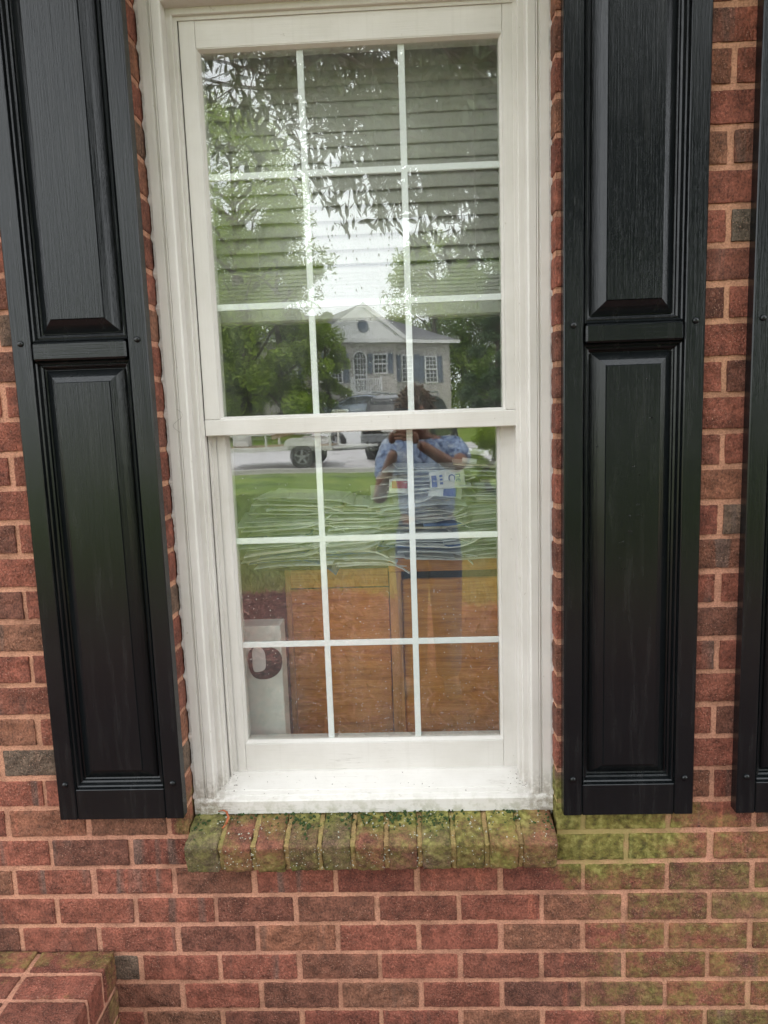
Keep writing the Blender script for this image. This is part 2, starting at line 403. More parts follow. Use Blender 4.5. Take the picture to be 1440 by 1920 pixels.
# mortar sheet behind the brick faces, with the window opening left out, and returns in the reveal
mo = MB()
def sheet(x0, x1, z0, z1, dx):
    nx = max(1, int((x1 - x0) / dx)); nz = max(1, int((z1 - z0) / dx)); o = len(mo.v)
    for i in range(nx + 1):
        for j in range(nz + 1):
            x = x0 + (x1 - x0) * i / nx; z = z0 + (z1 - z0) * j / nz; q = Vector((x, 0, z))
            y = .0042 + mnoise.noise(q * 45) * .0012 + mnoise.noise(q * 120) * .0006
            mo.v.append((x, y, z)); mo.c.append((0, 0, 0)); mo.m.append(moss_wall((x, 0, z)))
    for i in range(nx):
        for j in range(nz): mo.f.append((o + i * (nz + 1) + j, o + (i + 1) * (nz + 1) + j, o + (i + 1) * (nz + 1) + j + 1, o + i * (nz + 1) + j + 1)); mo.mi.append(0)
sheet(-1.15, -.453, -.25, 2.82, .009); sheet(.453, 1.15, -.25, 2.82, .009)
sheet(-.453, .453, -.25, .44, .009); sheet(-.453, .453, 2.47, 2.82, .03)
sheet(-2.6, -1.15, -.25, 2.82, .08); sheet(1.15, 3.2, -.25, 2.82, .08)
for sx in (-1, 1):
    for j in range(260):
        z0 = .41 + j * .008; z1 = z0 + .008; xx = .453 * sx
        mo.v += [(xx, .003, z0), (xx, .088, z0), (xx, .088, z1), (xx, .003, z1)]; o = len(mo.v) - 4
        mo.f.append((o, o + 1, o + 2, o + 3)); mo.mi.append(0)
        for q in mo.v[-4:]: mo.c.append((0, 0, 0)); mo.m.append(moss_wall(q))
mo.build('mortar', M_MORTAR, wall, smooth=True, recalc=False, attrs=True)

# ---------------------------------------------------------------- rowlock sill
sill = empty('brick_window_sill', (0, 0, .45)); tag(sill, 'sloping row of mossy bricks on edge under the white window', 'window sill')
mb = MB(); sm = MB(); ang = math.atan2(.030, .115)
def moss_sill(p):
    x, y, z = p
    top = .46 if z > .488 else .47
    return top + .28 * mnoise.noise(Vector((x * 5, y * 9, z * 9))) + (.25 * ss(-.02, .05, y) if z > .488 else 0)
xs = [-.4405 + i * .0798 for i in range(12)]
for i in range(11):
    a, b = xs[i] + .0055, xs[i + 1] - .0055
    if i == 0: a = -.447
    if i == 10: b = .443
    A = Matrix.Rotation(ang, 3, 'X') @ Matrix.Rotation(rb.uniform(-.012, .012), 3, 'Y')
    c = Vector(((a + b) / 2, .010 + rb.uniform(-.0025, .0025), .4655 + rb.uniform(-.002, .002)))
    mb.rough(c, ((b - a) / 2, .066, .0405), A, .006, .006, .0016, 'xXyZz', ((.9 if i == 0 else rb.random() * .8), rb.random(), rb.random() * .4), moss_sill)
mb.build('brickwork', M_SILLB, sill, smooth=True, recalc=False, attrs=True, origin=None).location = (0, 0, -.45)
A = Matrix.Rotation(ang, 3, 'X')
for i in range(1, 11):
    x = xs[i]
    sm.rough(Vector((x, .0155, .4635)), (.0075, .065, .0385), A, .003, .006, .0022, 'yZz', (0, 0, 0), lambda p: .52 + .2 * mnoise.noise(Vector(p) * 8))
sm.build('mortar', M_MORTAR2, sill, smooth=True, recalc=False, attrs=True).location = (0, 0, -.45)

# moss and grit lying on the sill bricks
mm = MB(); rm = random.Random(11)
def sill_z(y): return .5055 + (y - .0) * math.tan(ang)
for cx, cy, n, sp in [(.075, .02, 75, .030), (.165, .01, 65, .026), (-.18, .02, 40, .03), (-.04, .025, 40, .03), (.33, .03, 34, .03), (-.34, .03, 30, .03), (-.15, -.01, 16, .012), (.0, .035, 60, .25), (.44, .0, 24, .012), (-.43, .0, 20, .015)]:
    for _ in range(n):
        x = cx + rm.gauss(0, sp); y = min(.045, cy + rm.gauss(0, .016)); 
        if abs(x) > .44 or y < -.05: continue
        r = rm.uniform(.0012, .0042); z = sill_z(y) + r * .35
        T = Matrix.Translation((x, y, z)) @ Euler((rm.random() * 6, rm.random() * 6, rm.random() * 6)).to_matrix().to_4x4()
        for q in range(3):
            a = Euler((rm.random() * 6, rm.random() * 6, 0)).to_matrix().to_4x4()
            mm.box(-r, r, -r * .5, r * .5, -r * .3, r * .3, 0, T @ a)
moss = mm.build('moss', plain('moss_green', (.035, .065, .014), .95, var=.6, scale=200), None)
tag(moss, 'dark green moss clumps on the brick sill', 'moss', kind='stuff')
mm = MB()
for _ in range(170):
    x = rm.uniform(-.44, .44); y = rm.uniform(-.045, .045); r = rm.uniform(.0006, .0020); z = sill_z(y) + r * .3
    mm.box(-r, r, -r, r, -r * .4, r * .4, 0, Matrix.Translation((x, y, z)) @ Euler((rm.random(), rm.random(), rm.random() * 6)).to_matrix().to_4x4())
for _ in range(260):   # pale lichen dots on the brick fronts
    x = rm.uniform(-.44, .44); zz = rm.uniform(.42, .485); r = rm.uniform(.0006, .0018)
    mm.lathe((x, -.0545 + (zz - .45) * -.25, zz), [(r * .5, -.0006), (r, 0)], 'Y', 6)
g = mm.build('grit', plain('pale_grit', (.42, .42, .33), .9, var=.5, scale=300), None); tag(g, 'pale lichen dots and grit on the sill bricks', 'grit', kind='stuff')
mm = MB()
pts = [(-.385, .035, .523), (-.372, .03, .529), (-.360, .02, .531), (-.352, .006, .524), (-.355, -.006, .514), (-.364, -.014, .5075)]
for a, b, r0 in zip(pts, pts[1:], (.0012, .0022, .0030, .0030, .0018)): mm.tube(a, b, r0, r0 * .85, 7)
g = mm.build('dry_leaf', plain('dry_leaf_orange', (.38, .10, .035), .7, var=.4, scale=120), smooth=True); tag(g, 'curled orange brown dead leaf on the left end of the brick sill', 'leaf')

# ---------------------------------------------------------------- brick ledge, lower left
ledge = empty('brick_ledge', (-1.3, -.5, -.2)); tag(ledge, 'low brick ledge with paved top jutting from the wall at lower left', 'ledge')
mb = MB(); lx1 = -.664; lt = .172
def moss_l(p): return .42 if p[1] > -.06 else .22
for r in range(13):
    y1 = -.004 - r * .0798; y0 = y1 - .0798 + MJ
    xx = lx1
    while xx > -2.3:
        xa = xx - LEN + MJ + .004
        mb.rough(Vector(((xa + xx) / 2, (y0 + y1) / 2, lt - .045 + rb.uniform(-.0015, .0015))), ((xx - xa) / 2, (y1 - y0) / 2, .045), Matrix.Rotation(rb.uniform(-.006, .006), 3, 'Z'), .004, .0075 if xx > -1.2 else .05, .0012, 'ZXy', (rb.random() * .8, rb.random(), rb.random()), moss_l)
        xx = xa - MJ
for k in range(5):
    z1 = lt - .09 - MJ - k * PITCH; z0 = z1 - PITCH + MJ; yy = -.004 - (LEN / 2 if k % 2 else 0)
    while yy > -1.04:
        ya = max(-1.045, yy - LEN + MJ)
        mb.rough(Vector((lx1 - .05, (ya + yy) / 2, (z0 + z1) / 2)), (.05, (yy - ya) / 2, (z1 - z0) / 2), I3, .004, .01, .0014, 'Xy', (rb.random(), rb.random(), rb.random()), moss_l)
        yy = ya - MJ
    if k % 2: mb.rough(Vector((lx1 - .05, -.004 - LEN / 4 + MJ / 2, (z0 + z1) / 2)), (.05, LEN / 4 - MJ / 2 - .002, (z1 - z0) / 2), I3, .004, .01, .0014, 'Xy', (rb.random(), rb.random(), rb.random()), moss_l)
mb.build('brickwork', M_BRICK, ledge, smooth=True, recalc=False, attrs=True).location = (1.3, .5, .2)
lm = MB(); lm.rough(Vector((-1.5, -.52, -.06)), (lx1 + 1.5 - .005, .515, lt + .06 - .0055), I3, .004, .02, .0018, 'ZXy', (0, 0, 0), lambda p: .3)
lm.build('mortar', M_MORTAR, ledge, smooth=True, recalc=False, attrs=True).location = (1.3, .5, .2)

# ================================================================ SHUTTERS
def shutter(x0, x1, z0, label, loc_label):
    """raised-panel shutter; built round its own base point"""
    W = x1 - x0; ox, oz = (x0 + x1) / 2, z0; root = empty('window_shutter', (ox, -.004, oz)); tag(root, label, 'shutter', 'black shutters on the brick wall')
    H = 2.47 - z0; h = W / 2; F = -.031
    st = .043
    b = MB()
    for s_ in (-1, 1):   # stiles
        a, c = sorted((s_ * h, s_ * (h - st)))
        b.box(a, c, F, 0.0, 0, H, .0022)
    b.build('stile', M_SHV, root)
    b = MB()
    b.box(-h + st + .001, h - st - .001, F + .0008, -.002, 0, .078, .002)
    b.build('bottom_rail', M_SHH, root)
    b = MB()
    zr0, zr1 = 1.094 - 0.0, 1.134
    b.box(-h + st + .004, h - st - .004, F - .0045, -.002, zr0, zr1, .004)
    b.build('middle_rail', M_SHH, root)
    def moulding(za, zb):
        a, c = -h + st, h - st; R = []
        for ins, y in [(0.0012, F + .001), (.0012, F + .008), (.004, F + .0065), (.0065, F + .009), (.0075, F + .0165), (.011, F + .0155), (.0145, F + .018), (.0155, F + .0245), (.0195, F + .0265)]:
            R.append((a + ins, c - ins, za + ins, zb - ins, y))
        m = MB(); m.loops(R, cap=True); return m
    m1 = moulding(.078, zr0); m1.build('lower_moulding', M_SHV, root, recalc=False)
    m2 = moulding(zr1, H); m2.build('upper_moulding', M_SHV, root, recalc=False)
    for nm, za, zb in (('lower_panel', .078, zr0), ('upper_panel', zr1, H)):
        a, c = -h + st + .0205, h - st - .0205; za += .0205; zb -= .0205
        m = MB(); R = [(a, c, za, zb, F + .0265), (a, c, za, zb, F + .0225)]
        for ins, y in [(.004, F + .0195), (.016, F + .0105), (.0275, F + .004), (.029, F + .0008)]: R.append((a + ins, c - ins, za + ins, zb - ins, y))
        m.loops(R, cap=True); m.build(nm, M_SHV, root, recalc=False)
    for zz in (.092, 1.133, 2.3):
        for s_ in (-1, 1):
            c = (s_ * (h - .021), F, zz); q = MB(); q.lathe(c, [(.0068, .001), (.0068, -.0018), (.0055, -.0038), (.003, -.005), (.0008, -.0053)], 'Y', 16)
            q.build('screw_cap', M_SHH, root, smooth=True)
    b = MB(); b.box(-h + .003, h - .003, -.003, .002, .004, H); b.build('back_board', M_SHV, root)
    return root
shutter(-.7535, -.4490, .546, 'black raised panel shutter left of the white window', 'left')
shutter(.4610, .7620, .540, 'black raised panel shutter right of the white window, scuffed near its foot', 'right')
shutter(.8620, 1.1600, .540, 'black shutter cut off by the right edge of the photo', 'far')

# ================================================================ WINDOW
win = empty('sash_window', (0, .04, .54)); tag(win, 'white double hung sash window with peeling paint and dividing bars', 'window')
W0 = Matrix.Translation((0, -.04, -.54))
def wpart(mbb, name, mat, parent=None, smooth=False, recalc=True):
    o = mbb.build(name, mat, parent or win, smooth=smooth, recalc=recalc)
    if (parent or win) == win: o.location = (0, -.04, -.54)
    return o
# casing (brickmould) with bead lines, stops and jambs
XL, XR, ZB, ZT = -.4445, .4500, .50, 2.455
prof = [(0, .094), (0, .046), (.0015, .0445), (.0235, .0445), (.0245, .0475), (.0275, .0475), (.0285, .0435), (.0295, .0430), (.031, .0435), (.0318, .0455), (.033, .0430), (.049, .0425), (.0525, .045), (.0535, .075)]
m = MB(); m.loops([(XL + i, XR - i, ZB, ZT - i, y) for i, y in prof], sides='LTR'); wpart(m, 'casing', M_PV, recalc=False)
m = MB(); m.loops([(XL + i, XR - i, ZB, ZT - i, y) for i, y in [(.0535, .0745), (.0655, .0740), (.0670, .0755), (.0675, .083), (.0745, .0835), (.0755, .085), (.0758, .160)]], sides='LTR'); wpart(m, 'jamb', M_PV, recalc=False)
m = MB()
m.loops([(-.3665, .3870, ZB, 1.459, .102), (-.3640, .3840, ZB, 1.459, .1015), (-.3630, .3830, ZB, 1.459, .118), (-.352, .3785, ZB, 1.459, .1185)], sides='LR'); wpart(m, 'sash_track', M_PV, recalc=False)
# ragged paint and caulk along the brick joint
m = MB(); rc = random.Random(5)
for sx, xe in ((-1, XL), (1, XR)):
    z = .53
    prev = None
    while z < 2.47:
        kk = (ZTOP - z) / PITCH; fr = abs(kk - round(kk)); wj = .0050 * max(0, 1 - fr * 5.5) + .0018 + .0022 * abs(mnoise.noise(Vector((z * 60, sx * 5, 0))))
        wj = min(wj, .0085)
        cur = ((xe + sx * wj, .0452 + rc.uniform(-.0006, .0006), z), (xe - sx * .004, .0432 + rc.uniform(-.0005, .0003), z), (xe + sx * wj, .060, z))
        if prev:
            m.quad(prev[0], cur[0], cur[1], prev[1]); m.quad(prev[2], cur[2], cur[0], prev[0])
        prev = cur; z += .004
wpart(m, 'caulk', M_CAULK, recalc=False)
# sloping timber sill
sy = [(.036, .5235), (.036, .5475), (.038, .550), (.049, .5555), (.0505, .5575), (.062, .5620), (.0635, .5640), (.113, .5825), (.116, .5845), (.165, .590)]
m = MB(); nx = 90
for (ya, za), (yb, zb) in zip(sy, sy[1:]):
    for i in range(nx):
        xa = -.4445 + .8940 * i / nx; xb = -.4445 + .8940 * (i + 1) / nx
        w1 = mnoise.noise(Vector((xa * 30, 0, 0))) * .0012 if za < .5240 else 0; w2 = mnoise.noise(Vector((xb * 30, 0, 0))) * .0012 if za < .5240 else 0
        m.quad((xa, ya, za + w1), (xb, ya, za + w2), (xb, yb, zb), (xa, yb, zb))
m.box(-.4445, .4495, .0362, .16, .515, .5232); wpart(m, 'timber_sill', M_PH, recalc=False)
m = MB()
m.box(-.3675, -.3660, .0845, .0856, 1.46, 2.380); m.box(.3767, .3782, .0845, .0856, 1.46, 2.380); m.box(-.366, .3767, .0845, .0856, 2.3795, 2.3812)
wpart(m, 'gap_shade_strips', plain('gap_shade_dark', (.03, .027, .022), .9))  # dark strips stand in for the shade between sash and jamb
def sash(name, x0, x1, z0, z1, gx0, gx1, gz0, gz1, yf, thick, gy, tilt, mx_, mz_, mw_, rail_full):
    root = empty(name, (0, 0, 0)); root.parent = win; root.location = (0, -.04, -.54)
    bd = .0065; a0, a1, c0, c1 = gx0 - bd, gx1 + bd, gz0 - bd, gz1 + bd
    m = MB()
    if rail_full:   # bottom (meeting) rail runs the full width over the stiles
        m.box(x0, a0 - .0004, yf, yf + thick, c0 + .0006, z1, .0012); m.box(a1 + .0004, x1, yf, yf + thick, c0 + .0006, z1, .0012)
    else:
        m.box(x0, a0 - .0004, yf, yf + thick, z0, z1, .0012); m.box(a1 + .0004, x1, yf, yf + thick, z0, z1, .0012)
    m.build('stile', M_PV, root)
    m = MB()
    if rail_full: m.box(x0, x1, yf - .0015, yf + thick + .004, z0, c0, .002); m.box(a0, a1, yf + .0006, yf + thick, c1, z1, .0012)
    else: m.box(a0, a1, yf + .0006, yf + thick, z0, c0, .0014); m.box(a0, a1, yf + .0006, yf + thick, c1, z1, .0012)
    m.build('rail', M_PH, root)
    m = MB(); m.loops([(a0, a1, c0, c1, yf + .0012), (a0 + .0015, a1 - .0015, c0 + .0015, c1 - .0015, yf + .0012), (gx0, gx1, gz0, gz1, gy - .0008), (gx0, gx1, gz0, gz1, gy + .03)]); m.build('glazing_bead', M_PV, root, recalc=False)
    m = MB(); m.box(gx0 - .003, gx1 + .003, gy, gy + .003, gz0 - .003, gz1 + .003); m.build('glass_pane', M_GLASS, root)
    zc = (gz0 + gz1) / 2
    T = Matrix.Translation((0, gy + .014, zc)) @ Euler((math.radians(tilt[0]), 0, math.radians(tilt[1]))).to_matrix().to_4x4() @ Matrix.Translation((0, -gy - .014, -zc))
    m = MB(); m.box(gx0 - .003, gx1 + .003, gy + .0135, gy + .0165, gz0 - .003, gz1 + .003, 0, T); m.build('glass_pane', M_GLASS2, root)
    for x in mx_:
        m = MB(); m.box(x - mw_ / 2, x + mw_ / 2, gy + .0055, gy + .0105, gz0 - .002, gz1 + .002, .001); m.build('muntin', M_MUNTIN, root)
    for z in mz_:
        m = MB(); m.box(gx0 - .002, gx1 + .002, gy + .0052, gy + .0108, z - mw_ / 2, z + mw_ / 2, .001); m.build('muntin', M_MUNTIN, root)
    return root
us = sash('upper_sash', -.3720, .3900, 1.459, 2.3920, -.3236, .3455, 1.5040, 2.3160, .0862, .034, .0990, (.16, .05), (-.1000, .1285), (2.0530, 1.7600), .0150, True)
ls = sash('lower_sash', -.3560, .3820, .5830, 1.4980, -.3225, .3350, .6640, 1.4700, .1225, .034, .1360, (-.17, -.08), (-.1045, .1225), (1.1910, .9190), .0152, False)
m = MB(); m.box(-.075, -.035, .172, .190, 1.498, 1.505, .002); m.box(-.060, -.028, .176, .186, 1.505, 1.5125, .003); m.lathe((-.062, .181, 1.505), [(.009, 0), (.009, .006), (.006, .008)], 'Z', 14)
wpart(m, 'sash_lock', plain('cream_metal', (.6, .56, .46), .4), us).location = (0, 0, 0)

# specks and droplets on the panes
def blobs(name, pts, mat, label, cat):
    V = []; Fc = []; n = 7
    for x, y, z, rxx, rzz in pts:
        o = len(V)
        for k, (s_, d) in enumerate(((1, 0), (.8, .45), (.35, .75))):
            for i in range(n):
                a = 2 * PI * i / n; V.append((x + rxx * s_ * math.cos(a), y - min(rxx, rzz) * d, z + rzz * s_ * math.sin(a)))
        for k in range(2):
            for i in range(n): Fc.append((o + k * n + i, o + k * n + (i + 1) % n, o + (k + 1) * n + (i + 1) % n, o + (k + 1) * n + i))
        V.append((x, y - min(rxx, rzz) * .8, z)); c = len(V) - 1
        for i in range(n): Fc.append((o + 2 * n + i, o + 2 * n + (i + 1) % n, c, c))
    me = bpy.data.meshes.new(name); me.from_pydata(V, [], [f if f[2] != f[3] else f[:3] for f in Fc]); me.materials.append(mat)
    me.polygons.foreach_set('use_smooth', [True] * len(me.polygons))
    o = bpy.data.objects.new(name, me); COL.objects.link(o); tag(o, label, cat, kind='stuff'); return o
rd = random.Random(21); P = []
for _ in range(190):
    t = rd.random(); x = -.10 + .22 * rd.random(); z = 1.52 + .62 * t ** 1.2
    s_ = rd.uniform(.0009, .0021); P.append((x, .0989, z, s_, s_ * rd.uniform(1, 1.9)))
for _ in range(60):
    x = rd.uniform(-.32, .33); z = rd.uniform(1.53, 2.3); s_ = rd.uniform(.0006, .0014); P.append((x, .0989, z, s_, s_ * 1.3))
for _ in range(60):
    x = -.31 + .35 * rd.random(); z = 1.24 + .2 * rd.random() ** .8; s_ = rd.uniform(.0008, .0019); P.append((x, .1359, z, s_ * rd.uniform(1, 1.5), s_))
gw = N('water'); gw.t.nodes.remove(gw.b); gg = gw.n('ShaderNodeBsdfGlass'); gg.inputs['IOR'].default_value = 1.33; gw.l(gg.outputs[0], gw.o.inputs['Surface'])
blobs('raindrops', P, gw.m, 'raindrops and trails on the outside of the window glass', 'raindrops')
P = []
for _ in range(620):
    z = .667 + .42 * rd.random() ** 2.6; x = rd.uniform(-.315, .33)
    s_ = rd.uniform(.00035, .0011); P.append((x, .1359, z, s_, s_))
for _ in range(160):
    z = rd.uniform(.70, 1.06); x = rd.uniform(-.315, .33)
    s_ = rd.uniform(.0004, .0013); P.append((x, .1359, z, s_, s_))
blobs('dried_spots', P, plain('pale_water_spots', (.55, .53, .47), .7), 'pale dried spatter low on the bottom pane', 'spatter')
P = []
for x, z in [(.64, 1.555), (.652, 1.47), (.622, 1.43), (.615, 1.365), (.625, 1.345), (.625, 1.28), (.605, 1.255), (.63, 1.255), (.607, 1.22), (.59, 1.195), (.585, 1.16), (.593, 1.135)]:
    for _ in range(3): s_ = rd.uniform(.001, .002); P.append((x + rd.uniform(-.004, .004), -.0341, z + rd.uniform(-.001, .001), s_ * 1.4, s_ * .8))
for x, z in [(.535, 1.45), (.523, 1.425), (.535, 1.41), (.525, 1.335)]: P.append((x, -.0255, z, .0018, .0020))
blobs('raindrops', P, gw.m, 'raindrops on the lower panel of the shutter right of the window', 'raindrops')
m = MB()
for _ in range(26):
    x = rd.uniform(-.33, .37); y = rd.uniform(.05, .11); z = .5556 + (y - .05) * .37 + .0035; l = rd.uniform(.001, .0045)
    m.tube((x, y, z), (x + rd.uniform(-l, l), y + rd.uniform(-l, l), z + .0008), rd.uniform(.0003, .0010), None, 5)
for _ in range(80):
    sx = rd.choice((-1, 1)); x = rd.uniform(.345, .40) * sx; y = rd.uniform(.06, .115); z = .5556 + (y - .05) * .37 + .003; l = .003
    m.tube((x, y, z), (x + rd.uniform(-l, l), y + rd.uniform(-l, l), z + .0008), rd.uniform(.0003, .0009), None, 5)
g = m.build('crumbs', plain('dark_crumbs', (.08, .055, .035), .9)); tag(g, 'dark crumbs and bits on the white timber sill', 'debris', kind='stuff')
# a stray hair-like thread on the left casing
m = MB(); pts = [Vector((-.418 + .012 * math.sin(t * 2.2), .043, 1.525 - t * .018)) for t in np.linspace(0, 3, 14)]
m.path(pts, .0003, 4); g = m.build('web_thread', plain('thread_grey', (.25, .23, .2), .8)); tag(g, 'thin grey curling thread stuck on the left side of the window casing', 'thread')

# ================================================================ THE ROOM BEHIND
M_ROOM = plain('room_paint', (.30, .27, .25), .9, var=.05); M_CARPET = plain('carpet', (.12, .10, .09), .95, var=.3, scale=80)
def struct(name, mbb, mat, **k): o = mbb.build(name, mat, **k); o['kind'] = 'structure'; return o
m = MB()
m.box(-2.0, -.425, .0955, .20, -.2, 2.78); m.box(.425, 2.6, .0955, .20, -.2, 2.78); m.box(-.425, .425, .168, .20, -.2, .5705); m.box(-.425, .425, .0955, .20, 2.47, 2.78)
m.box(-2.05, 2.65, 4.2, 4.3, -.2, 2.78); m.box(-2.1, -2.0, .20, 4.2, -.2, 2.78); m.box(2.6, 2.7, .20, 4.2, -.2, 2.78)
struct('interior_walls', m, M_ROOM)
m = MB(); m.box(-1.99, 2.59, .203, 4.19, .25, .33); struct('room_floor', m, M_CARPET)
m = MB(); m.box(-1.99, 2.59, .203, 4.19, 2.66, 2.75); struct('room_ceiling', m, plain('ceiling_paint', (.5, .5, .48), .9))
# eaves and roof of the house (out of frame; they shade the wall)
m = MB(); m.box(-3.2, 3.6, -.42, .0, 2.822, 2.85); m.box(-3.2, 3.6, -.44, -.42, 2.80, 3.0)
m.prism([(-.44, 2.98), (4.4, 5.9), (9.2, 2.98)], -3.2, 3.6, Matrix(((0, 1, 0, 0), (1, 0, 0, 0), (0, 0, 1, 0), (0, 0, 0, 1))))
r = m.build('house_roof', plain('roof_shingle', (.12, .11, .11), .9)); tag(r, 'roof and white eaves above the brick wall', 'roof')
m = MB(); m.box(-3.0, -2.62, .0, 9, -.3, 2.82); m.box(3.22, 3.4, .0, 9, -.3, 2.82); m.box(-2.6, 3.2, 8.8, 9, -.3, 2.82)
r = m.build('house_side_walls', plain('brick_plain', (.2, .06, .045), .9)); tag(r, 'far side walls of the brick house', 'wall')

# ---------------------------------------------------------------- blind
blind = empty('window_blind', (0, .24, 2.44)); tag(blind, 'half raised pale slatted blind behind the upper sash', 'blind')
M_SLAT = plain('slat_cream', (.56, .535, .50), .55, var=.06); yb = .245
def slat(z, ang, wd=.05):
    m = MB(); ca, sa = math.cos(ang), math.sin(ang); n = 5; prev = None; P = []
    for i in range(n + 1):
        t = (i / n - .5); cv = .0035 * (1 - 4 * t * t); P.append((ca * t * wd - sa * cv, sa * t * wd + ca * cv))
    for i in range(n):
        for x0, x1 in ((-.395, .405),):
            a, b = P[i], P[i + 1]; th = .0022
            m.quad((x0, yb + a[0], z + a[1]), (x1, yb + a[0], z + a[1]), (x1, yb + b[0], z + b[1]), (x0, yb + b[0], z + b[1]))
            m.quad((x0, yb + a[0] + th * sa, z + a[1] - th * ca), (x1, yb + a[0] + th * sa, z + a[1] - th * ca), (x1, yb + b[0] + th * sa, z + b[1] - th * ca), (x0, yb + b[0] + th * sa, z + b[1] - th * ca))
    o = m.build('slat', M_SLAT, blind, recalc=False, smooth=True); o.location = (0, -.24, -2.44)
z = 2.425; i = 0
while z > 1.865:
    slat(z, math.radians(75 - 12 * (1 - ss(1.95, 2.2, z)) - 2 * (i % 2)), .0505); z -= .0352; i += 1
for j in range(9): slat(1.862 - j * .0092, math.radians(52 + rd.uniform(-4, 4)), .022)
m = MB(); m.box(-.398, .408, yb - .026, yb + .026, 1.735, 1.772, .005); o = m.build('bottom_rail', plain('blind_rail', (.62, .6, .55), .5), blind); o.location = (0, -.24, -2.44)
m = MB(); m.box(-.40, .41, yb - .03, yb + .03, 2.435, 2.49, .003); o = m.build('head_rail', M_SLAT, blind); o.location = (0, -.24, -2.44)
m = MB()
for x in (-.24, .06, .30): m.tube((x, yb - .028, 1.75), (x, yb - .028, 2.44), .0011, None, 5)
o = m.build('cord', M_SLAT, blind); o.location = (0, -.24, -2.44)

# ---------------------------------------------------------------- desks
def oak():
    g = N('oak_veneer'); v = g.co((1.2, 1.2, 16)); f = g.noise(v, 5, 6, .65, 1.2); f2 = g.noise(g.co((3, 3, 120)), 4, 3)
    c = g.ramp(f, [(.34, (.42, .15, .026)), (.5, (.60, .235, .042)), (.66, (.70, .31, .07))]); c = g.mix(.5, c, g.ramp(f2, [(.3, .75), (.6, 1.05)]), 'MULTIPLY')
    return g.set(c, .42, g.bump(f2, .2, .0006))
def oakv():
    g = N('oak_edge'); v = g.co((14, 14, 1)); f = g.noise(v, 6, 5, .6, .8)
    c = g.ramp(f, [(.3, (.34, .14, .035)), (.6, (.52, .25, .075))]); return g.set(c, .42)
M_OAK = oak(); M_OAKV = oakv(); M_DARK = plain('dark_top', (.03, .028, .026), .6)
d1 = empty('desk', (.5, .66, .33)); tag(d1, 'brown wooden desk with a raised top under the right hand paper pile', 'desk')
def dpart(m, name, mat, root, smooth=False): o = m.build(name, mat, root, smooth=smooth); o.location = tuple(-a for a in root.location); return o
m = MB(); m.box(.052, 1.35, .352, 1.0, 1.0535, 1.0945, .003); dpart(m, 'desk_top', M_OAK, d1)
m = MB(); m.box(.053, .088, .356, .99, .33, 1.0530, .002); dpart(m, 'side_panel', M_OAKV, d1)
m = MB(); m.box(.0885, 1.30, .368, .384, .33, 1.0280, .002); dpart(m, 'back_panel', M_OAK, d1)
m = MB(); m.box(1.302, 1.34, .356, .99, .33, 1.0530, .002); dpart(m, 'side_panel', M_OAKV, d1)
d2 = empty('desk', (-.1, .7, .33)); tag(d2, 'lower brown wooden desk under the left hand paper pile', 'desk')
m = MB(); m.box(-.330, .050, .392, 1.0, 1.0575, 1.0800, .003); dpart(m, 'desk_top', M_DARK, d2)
m = MB(); m.box(-.236, .049, .400, .416, .33, 1.0570, .002); dpart(m, 'back_panel', M_OAK, d2)
m = MB(); m.box(-.236, .049, .398, .4005, 1.000, 1.003); dpart(m, 'panel_joint', M_DARK, d2)
m = MB(); m.box(-.252, -.2365, .398, .99, .33, 1.0570, .002); dpart(m, 'side_panel', M_OAKV, d2)

# ---------------------------------------------------------------- paper piles
PM = [plain('paper_white', (.86, .86, .85), .75, var=.06), plain('paper_cool', (.76, .80, .83), .75, var=.06), plain('paper_cream', (.66, .62, .5), .75, var=.06), plain('paper_grey', (.58, .60, .61), .75), plain('paper_blue', (.06, .14, .36), .6), plain('folder_red', (.55, .10, .05), .6)]
M_INK = plain('blue_ink', (.03, .09, .38), .5, var=0); M_RED = plain('red_ink', (.42, .05, .05), .5, var=.1)
def sheet_mesh(wd, dp, th, bow, curl, seed, n=12):
    r = random.Random(seed); m = MB(); top = []; 
    for i in range(n + 1):
        x = -wd / 2 + wd * i / n; t = 2 * i / n - 1
        for y in (-dp / 2, -dp / 6, dp / 4, dp / 2):
            z = -bow * t * t + curl * max(0, t) ** 3 + .0005 * math.sin(seed + i * 1.3)
            m.v.append((x, y + .0015 * math.sin(i * .9 + seed), z)); 
    k = len(m.v)
    for q in list(m.v): m.v.append((q[0], q[1], q[2] - th))
    for i in range(n):
        for j in range(3):
            a = i * 4 + j; m.f.append((a, a + 4, a + 5, a + 1)); m.f.append((k + a, k + a + 1, k + a + 5, k + a + 4))
        for j in (0, 3): a = i * 4 + j; m.f.append((a, a + 4, k + a + 4, k + a))
    for i in (0, n):
        for j in range(3): a = i * 4 + j; m.f.append((a, a + 1, k + a + 1, k + a))
    m.mi = [0] * len(m.f); return m
